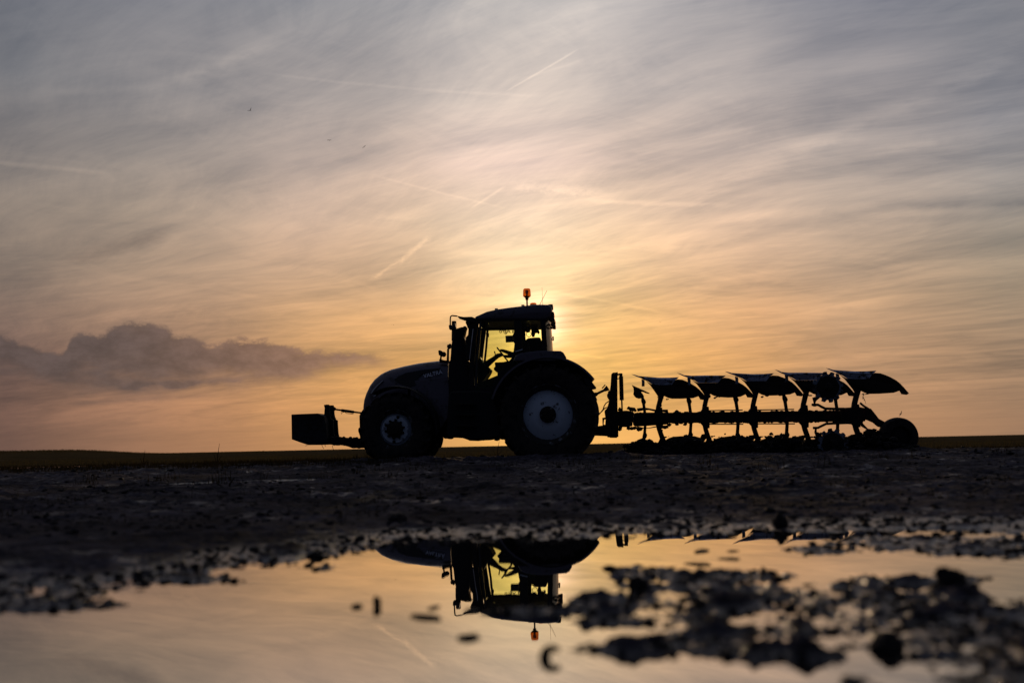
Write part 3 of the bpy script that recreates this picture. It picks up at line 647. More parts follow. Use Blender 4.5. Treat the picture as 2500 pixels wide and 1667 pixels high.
# windscreen and rear window (curved in plan)
def curved(name, top_, bot_, bulge, m, n=10, lim=.78, th=.006):
    b = MB()
    for i in range(n + 1):
        v = -lim + 2 * lim * i / n; o_ = bulge * (1 - (v / lim) ** 2)
        b.v += [(top_[0] + o_, v, top_[1]), (bot_[0] + o_ * 1.0, v, bot_[1]), (bot_[0] + o_ + th, v, bot_[1]), (top_[0] + o_ + th, v, top_[1])]
    for i in range(n):
        for j in range(4): j2 = (j + 1) % 4; b.f.append((i * 4 + j, i * 4 + j2, i * 4 + 4 + j2, i * 4 + 4 + j))
    return b.build(name, m, T, smooth=True)
t_, b_ = FT.P(*C1(566, 350), NV), FT.P(*C1(515, 900), NV); curved('windscreen', t_, b_, -.10, M['glass'])
t_, b_ = FT.P(*C1(1152, 345), NV), FT.P(*C1(1170, 625), NV); curved('rear_window', t_, b_, .10, M['clearglass'])
MB().poly([FT.P(*C1(x, y), NV) for x, y in ((500, 925), (1170, 640), (1170, 700), (900, 800), (760, 965), (500, 985))], -.76, .76).build('cab_floor', M['plastic'], T, .01)
# front cowl with mirrors, exhaust and air intake
MB().poly(c1([(333, 715), (345, 690), (492, 686), (512, 860), (540, 1000), (520, 1040), (345, 1000), (330, 850)], -.62), -.62, .62).build('cowl', M['plastic'], T, .02)
ex = MB()
def cyl(b, x, y0, y1, r0_, r1_, v, x1=None):
    a = p3d(C1, x, y0, v); c = p3d(C1, x1 if x1 is not None else x, y1, v); b.tube([a, c], [r0_, r1_], 18)
cyl(ex, 378, 362, 530, .048, .052, -.52)
ex.poly(c1([(362, 515), (398, 425), (440, 412), (484, 410), (474, 440), (460, 490), (470, 520), (505, 690), (345, 700), (352, 600)], -.62), -.62, -.36)
ex.build('exhaust_stack', M['plastic'], T, .012)
MB().poly(c1([(492, 345), (575, 340), (580, 420), (560, 560), (515, 700), (480, 690), (478, 500), (497, 478), (500, 430), (474, 372)], -.86), -.86, -.82).build('mirror_mount', M['plastic'], T, .006)
mb = MB().poly(c1([(402, 318), (460, 328), (530, 326), (552, 334), (552, 372), (500, 366), (420, 338)], -.95), -.97, -.86)
mb.tube([p3d(C1, 405, 320, -.95), p3d(C1, 362, 315, -.98), p3d(C1, 349, 322, -1.0), p3d(C1, 346, 345, -1.0), p3d(C1, 346, 405, -1.0)], .014, 8)
mm = mb.build('mirror_arm', M['plastic'], T)
MB().poly(c1([(338, 402), (352, 398), (372, 405), (390, 380), (398, 420), (372, 436), (342, 436)], -1.0), -1.12, -.94).build('mirror', M['trim'], mm, .01)
q = [(p[0], p[1]) for p in c1([(402, 318), (460, 328), (530, 326), (552, 334), (552, 372), (500, 366), (420, 338)], -.95)]
MB().poly(q, .86, .97).build('mirror_arm', M['plastic'], T)
MB().poly([(q[0][0] - .12, q[0][1] - .30), (q[0][0] - .06, q[0][1] - .30), (q[0][0] - .02, q[0][1] + .02), (q[0][0] - .08, q[0][1] + .02)], .92, 1.14).build('mirror', M['trim'], T, .01)
# work lights on the hood end
lb = MB(); lb.poly(c1([(252, 690), (262, 680), (275, 688), (292, 694), (335, 698), (345, 720), (256, 716)], -.42), -.44, -.38)
lb.tube([p3d(C1, 264, 690, -.41), p3d(C1, 268, 655, -.41)], .018); lb.tube([p3d(C1, 325, 700, -.41), p3d(C1, 328, 600, -.41), p3d(C1, 342, 575, -.41)], [.026, .022, .012])
lh = lb.build('lamp_bracket', M['iron'], T)
MB().poly(c1([(243, 612), (258, 608), (278, 618), (280, 640), (262, 656), (248, 650)], -.46), -.47, -.35).build('work_light', M['plastic'], T, .008)
u, w = FT.P(*C1(291, 646), -.44); MB().lathe((u, w), [(.005, -.50), (.052, -.50), (.055, -.46), (.04, -.38), (.005, -.36)], 18).build('work_light', M['plastic'], T, smooth=True)
MB().poly(c1([(322, 566), (338, 560), (346, 553), (356, 562), (352, 588), (336, 598), (320, 588)], -.41), -.47, -.33).build('work_light', M['plastic'], T, .008)
for x, y in ((1212, 235), (1222, 300), (1224, 340)):
    MB().poly(c1([(x - 32, y - 14), (x + 4, y - 16), (x + 9, y), (x + 9, y + 22), (x, y + 26), (x - 34, y + 18)], -.7), -.74, -.5).build('rear_lamp', M['trim'], ro, .008)
    MB().poly(c1([(x - 32, y - 14), (x + 4, y - 16), (x + 9, y), (x + 9, y + 22), (x, y + 26), (x - 34, y + 18)], -.7), .5, .74).build('rear_lamp', M['trim'], ro, .008)
u, w = FT.P(*C1(1197, 408), -.5); MB().lathe((u, w), [(.035, -.52), (.05, -.52), (.05, -.48), (.035, -.48)], 16).build('rear_camera', M['trim'], T)
MB().tube([p3d(C1, 1165, 372, -.5), p3d(C1, 1190, 390, -.5), p3d(C1, 1202, 430, -.5)], .014).build('camera_bracket', M['trim'], T)
MB().poly(c1([(1214, 495), (1226, 495), (1227, 525), (1215, 525)], 0), -.1, .1).build('wiper_motor', M['trim'], T)
# beacons and aerials
bc = p3d(C1, 1000, 240, -.62); bt = p3d(C1, 998, 168, -.62); k0 = p3d(C1, 998, 152, -.62); k1 = p3d(C1, 998, 86, -.62)
b = MB().tube([bc, bt], .017, 8); b.tube([p3d(C1, 998, 182, -.62), p3d(C1, 998, 165, -.62), k0], [.03, .035, .078], 20); be = b.build('beacon_stem', M['trim'], T, smooth=False)
b = MB(); H = k1[2] - k0[2]
b.lathe((k0[0], k0[1]), [(.001, k0[2]), (.076, k0[2]), (.080, k0[2] + H * .2), (.072, k0[2] + H * .88), (.058, k0[2] + H * .99), (.001, k0[2] + H)], 24, ax='w', closed=False).build('beacon_lens', M['amber'], be, smooth=True)
b = MB(); b.tube([k0, (k0[0], k0[1], k0[2] + H * .35), (k0[0], k0[1], k0[2] + H * .5), (k0[0], k0[1], k0[2] + H * .8)], [.02, .022, .034, .03], 12); b.build('beacon_bulb', M['trim'], be, smooth=True)
k0 = p3d(C1, 1052, 221, .55); k1 = p3d(C1, 1052, 208, .55)
bb = MB(); bb.lathe((k0[0], k0[1]), [(.001, k0[2] - .05), (.07, k0[2] - .05), (.07, k0[2] + .0), (.001, k0[2] + .0)], 18, ax='w'); lo_ = bb.build('low_beacon_base', M['trim'], T)
bb = MB(); bb.lathe((k0[0], k0[1]), [(.001, k0[2]), (.07, k0[2]), (.066, k1[2] - .01), (.05, k1[2]), (.001, k1[2])], 18, ax='w', closed=False); bb.build('beacon_lens', M['amber'], lo_, smooth=True)
MB().tube([p3d(C1, 1106, 225, .3), p3d(C1, 1168, 102, .3)], [.006, .0035], 5).build('aerial', M['trim'], T)
MB().tube([p3d(C1, 1132, 225, .3), p3d(C1, 1129, 120, .3), p3d(C1, 1126, 72, .3)], [.004, .0025, .002], 5).build('aerial', M['trim'], T)
# interior
st = p3d(C1, 790, 645, 0); d1 = FT.P(*C1(742, 588), 0); d2 = FT.P(*C1(832, 702), 0)
dv = Vector((d2[0] - d1[0], 0, d2[1] - d1[1])); rad = dv.length / 2; dn = dv.normalized()
pth = [(st[0] + dn.x * rad * math.cos(a), rad * math.sin(a), st[2] + dn.z * rad * math.cos(a)) for a in [2 * PI * i / 28 for i in range(29)]]
sw = MB().tube(pth, .016, 8, cap=False)
for a in (0, 2 * PI / 3, 4 * PI / 3): sw.tube([st, (st[0] + dn.x * rad * math.cos(a), rad * math.sin(a), st[2] + dn.z * rad * math.cos(a))], .012, 6)
sw.build('steering_wheel', M['trim'], T)
MB().tube([p3d(C1, 612, 780, 0), p3d(C1, 660, 725, 0), p3d(C1, 720, 680, 0), p3d(C1, 750, 656, 0), st], [.09, .07, .05, .05, .035], 12).build('steering_column', M['plastic'], T)
MB().tube([p3d(C1, 732, 660, -.1), p3d(C1, 722, 618, -.1)], [.008, .014], 6).build('shuttle_lever', M['trim'], T)
MB().poly(c1([(560, 640), (590, 650), (622, 710), (650, 745), (690, 760), (672, 800), (640, 850), (600, 900), (560, 910)], -.2), -.25, .45).build('dashboard', M['plastic'], T, .05)
MB().tube([p3d(C1, 668, 770, -.22), p3d(C1, 684, 765, -.22), p3d(C1, 688, 800, -.22)], .007, 6).build('pedal', M['trim'], T)
seat = MB().poly(c1([(722, 712), (860, 705), (1010, 700), (1010, 800), (860, 830), (770, 800), (742, 785), (716, 778), (716, 755), (728, 750)], -.3), -.30, .30).build('seat', M['seat'], T, .03)
MB().poly(c1([(930, 520), (975, 505), (1010, 540), (1040, 700), (990, 760), (930, 720)], -.24), -.24, .24).build('backrest', M['seat'], seat, .04)
MB().poly(c1([(985, 520), (1010, 505), (1060, 500), (1110, 498), (1136, 560), (1140, 640), (990, 640)], .1), .1, .6).build('rear_console', M['plastic'], T, .03)
MB().poly(c1([(815, 486), (880, 484), (880, 540), (818, 543)], -.45), -.47, -.42).build('monitor', M['trim'], T, .006)
MB().poly(c1([(650, 462), (676, 465), (676, 498), (652, 500)], .6), .58, .60).build('sticker', M['trim'], T)
u, w = FT.P(*C1(1005, 437), .6); MB().lathe((u, w), [(.004, .57), (.055, .57), (.06, .60), (.045, .66), (.004, .66)], 18).build('rear_work_light', M['trim'], T)
u, w = FT.P(*C1(1014, 474), .6); MB().lathe((u, w), [(.048, .58), (.06, .58), (.06, .6), (.048, .6)], 20).build('cable_loop', M['trim'], T)
MB().poly(c1([(1034, 424), (1050, 418), (1085, 420), (1100, 440), (1108, 455), (1096, 475), (1088, 462), (1070, 462), (1062, 495), (1040, 495), (1036, 462)], .6), .56, .66).build('rear_work_light', M['trim'], T, .006)
u, w = FT.P(*C1(853, 464), .805); text('ma Agro', .12, u + .19, .81, w, -R(-2), M['trim'], T, 0.1, True, ext=.002)
# linkage
for sgn in (-1, 1):
    q = c2([(642, 1180), (700, 1186), (780, 1192), (1000, 1200), (1080, 1210), (1080, 1330), (940, 1335), (880, 1312), (800, 1290), (730, 1298), (650, 1285)], -.42)
    MB().poly(q, sgn * .42 - .05, sgn * .42 + .05).build('front_lift_arm', M['iron'], T, .015)
mud = MB()
for k in range(46):
    x = random.uniform(670, 1040); tp = random.random() < .5
    u, w = FT.P(*C2(x, (1188 + (x - 670) * .02) if tp else (1288 + max(0, (x - 830)) * .2)), -.42); mud.blob((u, -.42 + random.uniform(-.06, .06), w), random.uniform(.012, .035), (1.4, 1.2, .7))
mud.build('caked_mud', M['clod'], T)
b = MB().tube([p3d(C2, 700, 815, 0), p3d(C2, 790, 828, 0)], .018); b.tube([p3d(C2, 785, 828, 0), p3d(C2, 950, 852, 0)], .030, 10); b.tube([p3d(C2, 945, 850, 0), p3d(C2, 1045, 862, 0), p3d(C2, 1110, 850, 0)], .018)
b.tube([p3d(C2, 780, 850, 0), p3d(C2, 786, 878, 0), p3d(C2, 800, 855, 0), p3d(C2, 830, 852, 0), p3d(C2, 850, 868, 0), p3d(C2, 945, 880, 0)], .006, 5)
b.build('front_top_link', M['iron'], T)
for sgn in (-1, 1):
    q = pl(FT, C3, [(-60, 1110), (100, 1060), (240, 1040), (300, 1080), (300, 1200), (230, 1195), (100, 1190), (-60, 1200)], -.45)
    MB().poly(q, sgn * .45 - .04, sgn * .45 + .04).build('rear_lift_arm', M['iron'], T, .01)
    MB().tube([p3d(C3, -160, 560, -.45)[:1] + (sgn * .45,) + p3d(C3, -160, 560, -.45)[2:], p3d(C3, 20, 1120, -.45)[:1] + (sgn * .45,) + p3d(C3, 20, 1120, -.45)[2:]], .03).build('lift_rod', M['iron'], T)
MB().poly(pl(FT, C1, [(1180, 660), (1400, 900), (1480, 1040), (1540, 1150), (1500, 1260), (1200, 1260), (1000, 900)], -.3), -.3, .3).build('rear_housing', M['iron'], T, .02)
b = MB().tube([p3d(C3, -20, 640, 0), p3d(C3, 60, 612, 0), p3d(C3, 110, 592, 0)], [.06, .055, .03]); b.tube([p3d(C3, 100, 595, 0), p3d(C3, 215, 540, 0)], .026); b.tube([p3d(C3, 205, 545, 0), p3d(C3, 262, 510, 0)], [.03, .06], 12)
b.tube([p3d(C3, 175, 515, 0), p3d(C3, 200, 490, 0), p3d(C3, 222, 465, 0)], .012); b.tube([p3d(C3, 30, 580, 0), p3d(C3, 60, 640, 0), p3d(C3, 95, 680, 0)], .02)
b.build('rear_top_link', M['iron'], T)
for pts_ in ([(120, 905), (150, 870), (190, 820), (205, 770), (230, 730), (290, 690)], [(135, 880), (170, 850), (215, 800), (250, 790), (300, 780)]):
    MB().tube([p3d(C3, x, y, -.15) for x, y in pts_], .011, 6).build('hydraulic_hose', M['plastic'], T)
# ================================================================== DRIVER
Dv = root('person', FT, *(lambda p: (p[0], 0, p[1]))(FT.P(*C1(930, 735), 0)), 'driver in dark work clothes seated in the cab, hands on the steering wheel', 'person')
def jp(x, y, v): return Vector(p3d(C1, x, y, v))
J = {'pel': (jp(935, 715, 0), .15), 'wai': (jp(935, 670, 0), .14), 'che': (jp(930, 610, 0), .165), 'nec': (jp(925, 560, 0), .065), 'hd1': (jp(918, 535, 0), .085), 'hd2': (jp(915, 508, 0), .10), 'hd3': (jp(916, 485, 0), .07)}
E = [('pel', 'wai'), ('wai', 'che'), ('che', 'nec'), ('nec', 'hd1'), ('hd1', 'hd2'), ('hd2', 'hd3')]
hand_pt = {-1: (775, 606), 1: (800, 655)}
for s, k in ((-1, 'l'), (1, 'r')):
    hx, hy = hand_pt[s]
    J.update({'sh' + k: (jp(930, 583, s * .19), .075), 'el' + k: (jp(890, 655 if s > 0 else 648, s * .27), .052), 'wr' + k: (jp(hx + 22, hy + 8, s * .17), .034),
              'hi' + k: (jp(930, 725, s * .10), .105), 'kn' + k: (jp(772, 738, s * .16), .075), 'an' + k: (jp(765, 880, s * .16), .05), 'to' + k: (jp(712, 902, s * .17), .04)})
    E += [('che', 'sh' + k), ('sh' + k, 'el' + k), ('el' + k, 'wr' + k), ('pel', 'hi' + k), ('hi' + k, 'kn' + k), ('kn' + k, 'an' + k), ('an' + k, 'to' + k)]
    base = jp(hx + 10, hy + 3, s * .16); J['pa' + k] = (base, .03); E.append(('wr' + k, 'pa' + k))
    for f in range(5):
        vv = s * (.16 + (f - 1.5) * .022) if f < 4 else s * .125
        m1 = jp(hx - 2, hy - 1, vv); m2 = jp(hx - 8, hy + 7, vv)
        J['fa%d%s' % (f, k)] = (m1, .010); J['fb%d%s' % (f, k)] = (m2, .009); E += [('pa' + k, 'fa%d%s' % (f, k)), ('fa%d%s' % (f, k), 'fb%d%s' % (f, k))]
names = list(J); off = Vector(Dv['_o'])
me = bpy.data.meshes.new('body'); me.from_pydata([tuple(J[n_][0] - off) for n_ in names], [(names.index(a), names.index(b)) for a, b in E], [])
me.materials.append(M['cloth'])
bo = bpy.data.objects.new('body', me); sc.collection.objects.link(bo); bo.parent = Dv
sk = bo.modifiers.new('skin', 'SKIN'); 
for i, n_ in enumerate(names): me.skin_vertices[0].data[i].radius = (J[n_][1],) * 2
me.skin_vertices[0].data[0].use_root = True
sk.use_smooth_shade = True
sb = bo.modifiers.new('sub', 'SUBSURF'); sb.levels = 1; sb.render_levels = 1
hc = jp(914, 510, 0)
MB().blob(hc, .105, (.95, .75, 1.15), 0, 3).build('face', M['skin'], Dv, smooth=True)
nf = MB(); nf.blob(hc + Vector((-.10, 0, -.01)), .02, (1, .7, 1.2), 0, 2); nf.build('nose', M['skin'], Dv, smooth=True)
MB().blob(hc + Vector((.015, 0, .035)), .115, (1.0, .82, .95), .02, 3).build('cap', M['cloth'], Dv, smooth=True)
for s in (-1, 1): MB().blob(hc + Vector((.0, s * .083, -.01)), .025, (.8, .4, 1.2), 0, 2).build('ear', M['skin'], Dv, smooth=True)
# ================================================================== FRONT WEIGHT
WB = root('weight_block', FT, *(lambda p: (p[0], 0, p[1]))(FT.P(*C2(380, 1290), -.52)), 'boxy grey ballast weight carried ahead of the front wheels on a lift mast', 'ballast weight')
MB().poly(c2([(115, 882), (465, 868), (548, 905), (575, 1000), (600, 1282), (340, 1291), (230, 1255), (120, 1215)], -.52), -.52, .52).build('block', M['weight'], WB, .012)
for v0 in (-.22, .16): MB().poly(c2([(548, 752), (566, 757), (570, 750), (617, 750), (628, 868), (642, 945), (672, 955), (674, 1010), (682, 1130), (695, 1188), (690, 1288), (560, 1284), (552, 900), (560, 800)], -.22), v0, v0 + .06).build('mast', M['iron'], WB, .006)
MB().poly(c2([(560, 1180), (690, 1180), (690, 1280), (560, 1284)], -.22), -.42, .42).build('cross_bar', M['iron'], WB, .01)
b = MB(); b.tube([p3d(C2, 640, 815, 0), p3d(C2, 668, 800, 0), p3d(C2, 705, 815, 0)], [.028, .055, .03], 12); b.build('ball_joint', M['iron'], WB)
hp = MB(); hp.poly(c2([(628, 860), (645, 835), (652, 930), (640, 945)], 0), -.03, .03); hp.poly(c2([(672, 830), (690, 835), (684, 900), (672, 925), (655, 933), (648, 925), (664, 905)], 0), -.03, .03)
for y in (848, 876, 905): hp.poly(c2([(645, y - 6), (676, y - 4), (676, y + 6), (645, y + 5)], 0), -.03, .03)
hp.build('hole_plate', M['iron'], WB)
for x0, y0, x1, y1 in ((522, 1288, 550, 1342), (566, 1286, 574, 1312), (662, 1296, 678, 1350), (330, 1292, 305, 1303)): MB().tube([p3d(C2, x0, y0, -.5), p3d(C2, (x0 + x1) / 2 - 3, (y0 + y1) / 2, -.5), p3d(C2, x1, y1, -.5)], .005, 5).build('hanging_straw', M['straw'], WB)
# ================================================================== PLOUGH
FP = Frame(0.0, (0, 20.9, 0))                  # v = 0 at the first plough body; later bodies stand nearer the camera
T_STEP = .36
PR = root('plough', FP, 3.5, -.3, .0, 'five-furrow reversible plough with blue-grey shares, hitched behind the tractor', 'plough')
def pz(conv, x, y, v): u, w = FP.P(*conv(x, y), v); return (u, v, w)
def c3(p, v): return pl(FP, C3, p, v)
def c4(p, v): return pl(FP, C4, p, v)
tips = [C3(600, 312), C3(1260, 292), C3(1945, 270), C4(295, 233), C4(992, 212)]
tipv = [-T_STEP * k for k in range(5)]
tipuw = [FP.P(*tips[k], tipv[k]) for k in range(5)]
# beam axis: heights measured half way between the mirrored bodies
A0 = FP.P(*C3(650, 945), .25); A1 = FP.P(*C4(1500, 868), .25 - 4.4 * T_STEP)
def axis(u): t = (u - A0[0]) / (A1[0] - A0[0]); return A0[1] + (A1[1] - A0[1]) * t
def bv(u): t = (u - A0[0]) / (A1[0] - A0[0]); return .25 - 4.4 * T_STEP * t
share = [(600, 312), (650, 322), (700, 338), (800, 345), (1000, 348), (1150, 349), (1278, 349), (1262, 364), (1250, 378), (1225, 388), (1205, 420), (1180, 452), (1050, 455), (905, 452), (850, 415), (800, 397), (765, 386), (740, 370), (690, 354), (640, 332)]
board = [(800, 397), (880, 440), (905, 452), (1180, 452), (1225, 388), (1262, 378), (1330, 388), (1390, 412), (1450, 440), (1520, 482), (1565, 522), (1605, 568), (1640, 612), (1672, 652), (1640, 672), (1575, 665), (1562, 640), (1552, 620), (1480, 650), (1390, 658), (1300, 661), (1180, 655), (1120, 636), (1075, 610), (1040, 610), (1000, 640), (980, 600), (930, 530), (880, 465), (830, 418)]
leg = [(1000, 640), (1020, 500), (1080, 480), (1085, 600), (1072, 625), (1045, 720), (1028, 790), (1012, 862), (1010, 930), (950, 930), (930, 862), (960, 825), (968, 770), (985, 700)]
legs5 = leg
skim_blade = [(630, 452), (700, 484), (800, 527), (900, 568), (890, 580), (840, 572), (800, 556), (768, 555), (795, 585), (808, 620), (790, 648), (730, 655), (690, 640), (665, 612), (652, 590), (660, 540), (655, 500)]
skim_stem = [(770, 640), (805, 600), (812, 650), (830, 672), (842, 705), (828, 738), (836, 800), (846, 870), (846, 930), (805, 930), (800, 830), (786, 740), (770, 690)]
stub = [(752, 380), (796, 392), (798, 430), (796, 484), (754, 484), (758, 430)]
def loc(poly_): return [(u - tipuw[0][0], w - tipuw[0][1]) for u, w in c3(poly_, 0.0)]
SH, BO, LG, SB, SS, ST = map(loc, (share, board, leg, skim_blade, skim_stem, stub))
def curve_(u, w): return .10 * math.sin(min(1, max(0, u / 1.05)) * PI) - .12 * max(0, (u - .8)) + .10 * (w + .25)
def plate(pts_, k, flip, dv, th, zf=None, sub=True):
    tu, tw = tipuw[k]; v0 = tipv[k]; out = []
    for u, w in pts_:
        uu = tu + u; ww = tw + w
        if len(pts_) > 12: uu += .006 * math.sin(9 * u + 5 * k); ww += .007 * math.sin(7 * u + 3.1 * k) + (.012 * (k % 3 - 1)) * u
        if flip: ww = 2 * axis(tu + .5) - ww
        out.append((uu, ww))
    b = MB(); f = (lambda U, Wv: 0) if zf is None else (lambda U, Wv: zf(U - tu, (Wv if not flip else 2 * axis(tu + .5) - Wv) - tw))
    return b.poly(out, v0 + dv, v0 + dv + th, f)
for k in range(5):
    for flip in (False, True):
        sc0 = 1.0
        bd = plate(BO, k, flip, .02, .02, curve_).build('mouldboard', M['board'], PR, .003)
        sh_ = plate(SH, k, flip, 0.0, .016, curve_).build('share', M['steel'], bd, .002)
        tu, tw = tipuw[k]
        for bx in (.28, .40, .55, .68):
            z0 = tw - .10
            if flip: z0 = 2 * axis(tu + .5) - z0
            q = (tu + bx, z0); vv = tipv[k] + curve_(bx, -.10)
            MB().lathe(q, [(.002, vv - .012), (.018, vv - .012), (.018, vv + .01), (.002, vv + .01)], 8).build('bolt', M['iron'], bd)
        plate(ST, k, flip, .03, .04, curve_).build('share_bracket', M['disc'], bd, .003)
        plate(LG, k, flip, .09, .07).build('leg', M['iron'], PR, .006)
        hb_ = MB()
        for lx, lw in ((.635, -.50), (.58, -.66), (.60, -.78)):
            ww = tw + lw if not flip else 2 * axis(tu + .5) - tw - lw
            hb_.blob((tu + lx + random.uniform(-.02, .02), tipv[k] + .12, ww), .04, (1, .8, 1), .3)
        for _ in range(9):
            lx = random.uniform(.55, 1.0); lw = -.54 + abs(lx - .74) * .22 + random.uniform(-.01, .012); ww = tw + lw if not flip else 2 * axis(tu + .5) - tw - lw
            hb_.blob((tu + lx, tipv[k] + .05 + curve_(lx, lw), ww), random.uniform(.008, .026), (1.7, 1, .8), .35)
        hb_.build('caked_mud', M['clod'], PR)
        if True:
            sk_ = plate(SS, k, flip, .38, .05).build('skimmer_stem', M['iron'], PR, .005)
            plate(SB, k, flip, .36, .014, lambda u, w: .05 * math.sin(u * 6)).build('skimmer_blade', M['board'], sk_, .003)
        # foot that clamps the leg to the beam
        ft = [(.30, 0), (.42, 0), (.52, .0), (.66, 0)]
        sgn = -1 if flip else 1; ax_ = axis(tu + .55)
        q = [(tu + .42, ax_ + sgn * .09), (tu + .47, ax_ + sgn * .12), (tu + .52, ax_ + sgn * .17), (tu + .575, ax_ + sgn * .23), (tu + .625, ax_ + sgn * .22), (tu + .635, ax_ + sgn * .09)]
        MB().poly(q, tipv[k] + .05, tipv[k] + .20).build('leg_clamp', M['red'], PR, .006)
# main beam
def obl(b, ua, ub, wa0, wa1, wb0, wb1, dv0, dv1):          # box following the slanting beam
    va, vb = bv(ua), bv(ub); s = len(b.v)
    for (u, v, w0, w1) in ((ua, va, wa0, wa1), (ub, vb, wb0, wb1)):
        b.v += [(u, v + dv0, w0), (u, v + dv1, w0), (u, v + dv1, w1), (u, v + dv0, w1)]
    b.f += [(s, s + 1, s + 2, s + 3), (s + 7, s + 6, s + 5, s + 4)] + [(s + i, s + 4 + i, s + 4 + (i + 1) % 4, s + (i + 1) % 4) for i in range(4)]
    return b
hh = .108
obl(MB(), A0[0], A1[0], A0[1] - hh, A0[1] + hh, A1[1] - hh, A1[1] + hh, -.10, .10).build('main_beam', M['red'], PR, .012)
cm = MB()
for k in range(150):
    t = random.random(); u = A0[0] + (A1[0] - A0[0]) * t; s_ = random.choice((-1, 1)); cm.blob((u, bv(u) + random.uniform(-.1, .1), axis(u) + s_ * (hh + random.uniform(-.005, .008))), random.uniform(.012, .032), (1.6, 1.2, .7))
cm.build('caked_mud', M['clod'], PR)
for s_ in (-1, 1):
    for k in (1, 2):
        u0_ = tipuw[k][0] + .60; u1_ = tipuw[k + 1][0] + .35
        if k == 2: u0_, u1_ = tipuw[k][0] + .62, tipuw[k + 1][0] + .38
        MB().tube([(u0_, bv(u0_) - .05, axis(u0_) + s_ * (hh + .030)), ((u0_ + u1_) / 2, bv((u0_ + u1_) / 2) - .05, axis((u0_ + u1_) / 2) + s_ * (hh + .033)), (u1_, bv(u1_) - .05, axis(u1_) + s_ * (hh + .036))], .012, 6).build('release_rod', M['iron'], PR)
# front carrier, turnover and headstock
MB().poly(c3([(640, 870), (680, 862), (1128, 860), (1128, 1032), (680, 1062), (645, 1040), (632, 960)], .1), .1, .4).build('carrier', M['red'], PR, .015)
MB().poly(c3([(680, 802), (780, 790), (840, 800), (960, 822), (1120, 818), (1128, 860), (1010, 850), (930, 845), (850, 826), (780, 830), (690, 850)], .05), .05, .12).build('carrier_bracket', M['red'], PR, .006)
MB().poly(c3([(680, 1100), (780, 1092), (860, 1090), (960, 1074), (1120, 1080), (1128, 1045), (1010, 1050), (930, 1062), (850, 1080), (780, 1080), (690, 1062)], .05), .05, .12).build('carrier_bracket', M['red'], PR, .006)
MB().poly(c3([(395, 845), (520, 838), (600, 850), (625, 870), (610, 930), (625, 960), (600, 1010), (600, 1060), (540, 1070), (470, 1068), (395, 1040)], 0), -.18, .22).build('turnover_housing', M['iron'], PR, .02)
mud = MB()
for x, y in ((440, 1075), (430, 1100), (560, 1085), (600, 1095), (640, 1085), (700, 1105), (730, 1100), (1080, 1078), (1100, 1070), (1250, 1030), (1370, 1028), (1140, 1040), (690, 1090), (1250, 850), (590, 820), (560, 800), (620, 820), (430, 820)):
    u, w = FP.P(*C3(x, y), .05); mud.blob((u, .05, w), .05, (1, .8, .8))
mud.build('caked_mud', M['clod'], PR)
b = MB().tube([pz(C3, 548, 800, .05), pz(C3, 640, 812, .05), pz(C3, 660, 850, .05)], .03); b.build('valve_block', M['iron'], PR)
MB().poly(c3([(310, 310), (330, 292), (385, 288), (392, 278), (400, 292), (394, 400), (396, 840), (412, 860), (412, 1040), (400, 1120), (390, 1226), (300, 1226), (232, 1196), (222, 1040), (228, 950), (212, 860), (216, 830), (250, 800), (280, 690), (250, 640), (248, 600), (262, 590), (262, 560), (290, 545), (300, 470), (304, 400)], -.3), -.34, -.26).build('headstock', M['iron'], PR, .008)
MB().poly(c3([(320, 310), (340, 296), (385, 296), (385, 600), (390, 1180), (300, 1180), (270, 900), (300, 700)], .2), .2, .28).build('headstock', M['iron'], PR, .008)
MB().poly(c3([(300, 1050), (400, 1050), (400, 1215), (300, 1215)], -.3), -.45, .45).build('cross_shaft', M['iron'], PR, .01)
MB().poly(c3([(180, 940), (232, 930), (232, 960), (205, 965), (198, 1035), (232, 1040), (232, 1062), (184, 1060)], -.3), -.32, -.28).build('stand_hook', M['iron'], PR)
b = MB().tube([pz(C3, 448, 300, -.2), pz(C3, 446, 345, -.2)], [.03, .035]); b.tube([pz(C3, 448, 345, -.2), pz(C3, 458, 686, -.2)], .044, 14); b.tube([pz(C3, 458, 680, -.2), pz(C3, 464, 850, -.2)], .017, 10); b.tube([pz(C3, 390, 320, -.2), pz(C3, 450, 312, -.2)], .02); b.tube([pz(C3, 395, 385, -.2), pz(C3, 420, 372, -.2)], .01)
b.tube([pz(C3, 428, 790, -.2), pz(C3, 432, 850, -.2)], .02)
b.build('turnover_cylinder', M['iron'], PR)
# notched discs
def notched(cx, cy, v, R_px, name, par):
    u, w = FP.P(*C4(cx, cy), v); e = FP.P(*C4(cx + R_px, cy), v); r = abs(e[0] - u); pts_ = []
    for k in range(12):
        a = 2 * PI * (k + .35) / 12
        for da, rr_ in ((-.16, 1.0), (0, 1.01), (.10, .99), (.17, .86), (.26, .82), (.34, .86)): pts_.append((u + r * rr_ * math.cos(a + da), w + r * rr_ * math.sin(a + da)))
    d = MB().poly(pts_, v - .008, v + .008).build(name, M['disc'], par)
    MB().lathe((u, w), [(.002, v - .04), (r * .70, v - .025), (r * .72, v - .008), (.002, v - .009)], 28).build('disc_centre', M['iron'], d, smooth=True)
    MB().lathe((u, w), [(.002, v - .09), (.06, v - .08), (.09, v - .04), (.002, v - .03)], 12).build('disc_hub', M['iron'], d)
    return d
DVv = -1.62
notched(1015, 475, DVv, 212, 'disc_coulter', PR); notched(1085, 1250, DVv, 212, 'disc_coulter', PR)
def arm(pts_, w_, v, conv=C4, name='coulter_arm', m='iron'):
    return MB().tube([pz(conv, x, y, v) for x, y in pts_], w_, 8).build(name, M[m], PR)
arm([(1240, 772), (1100, 772), (980, 768), (930, 745), (880, 716), (795, 716)], .026, DVv + .1)
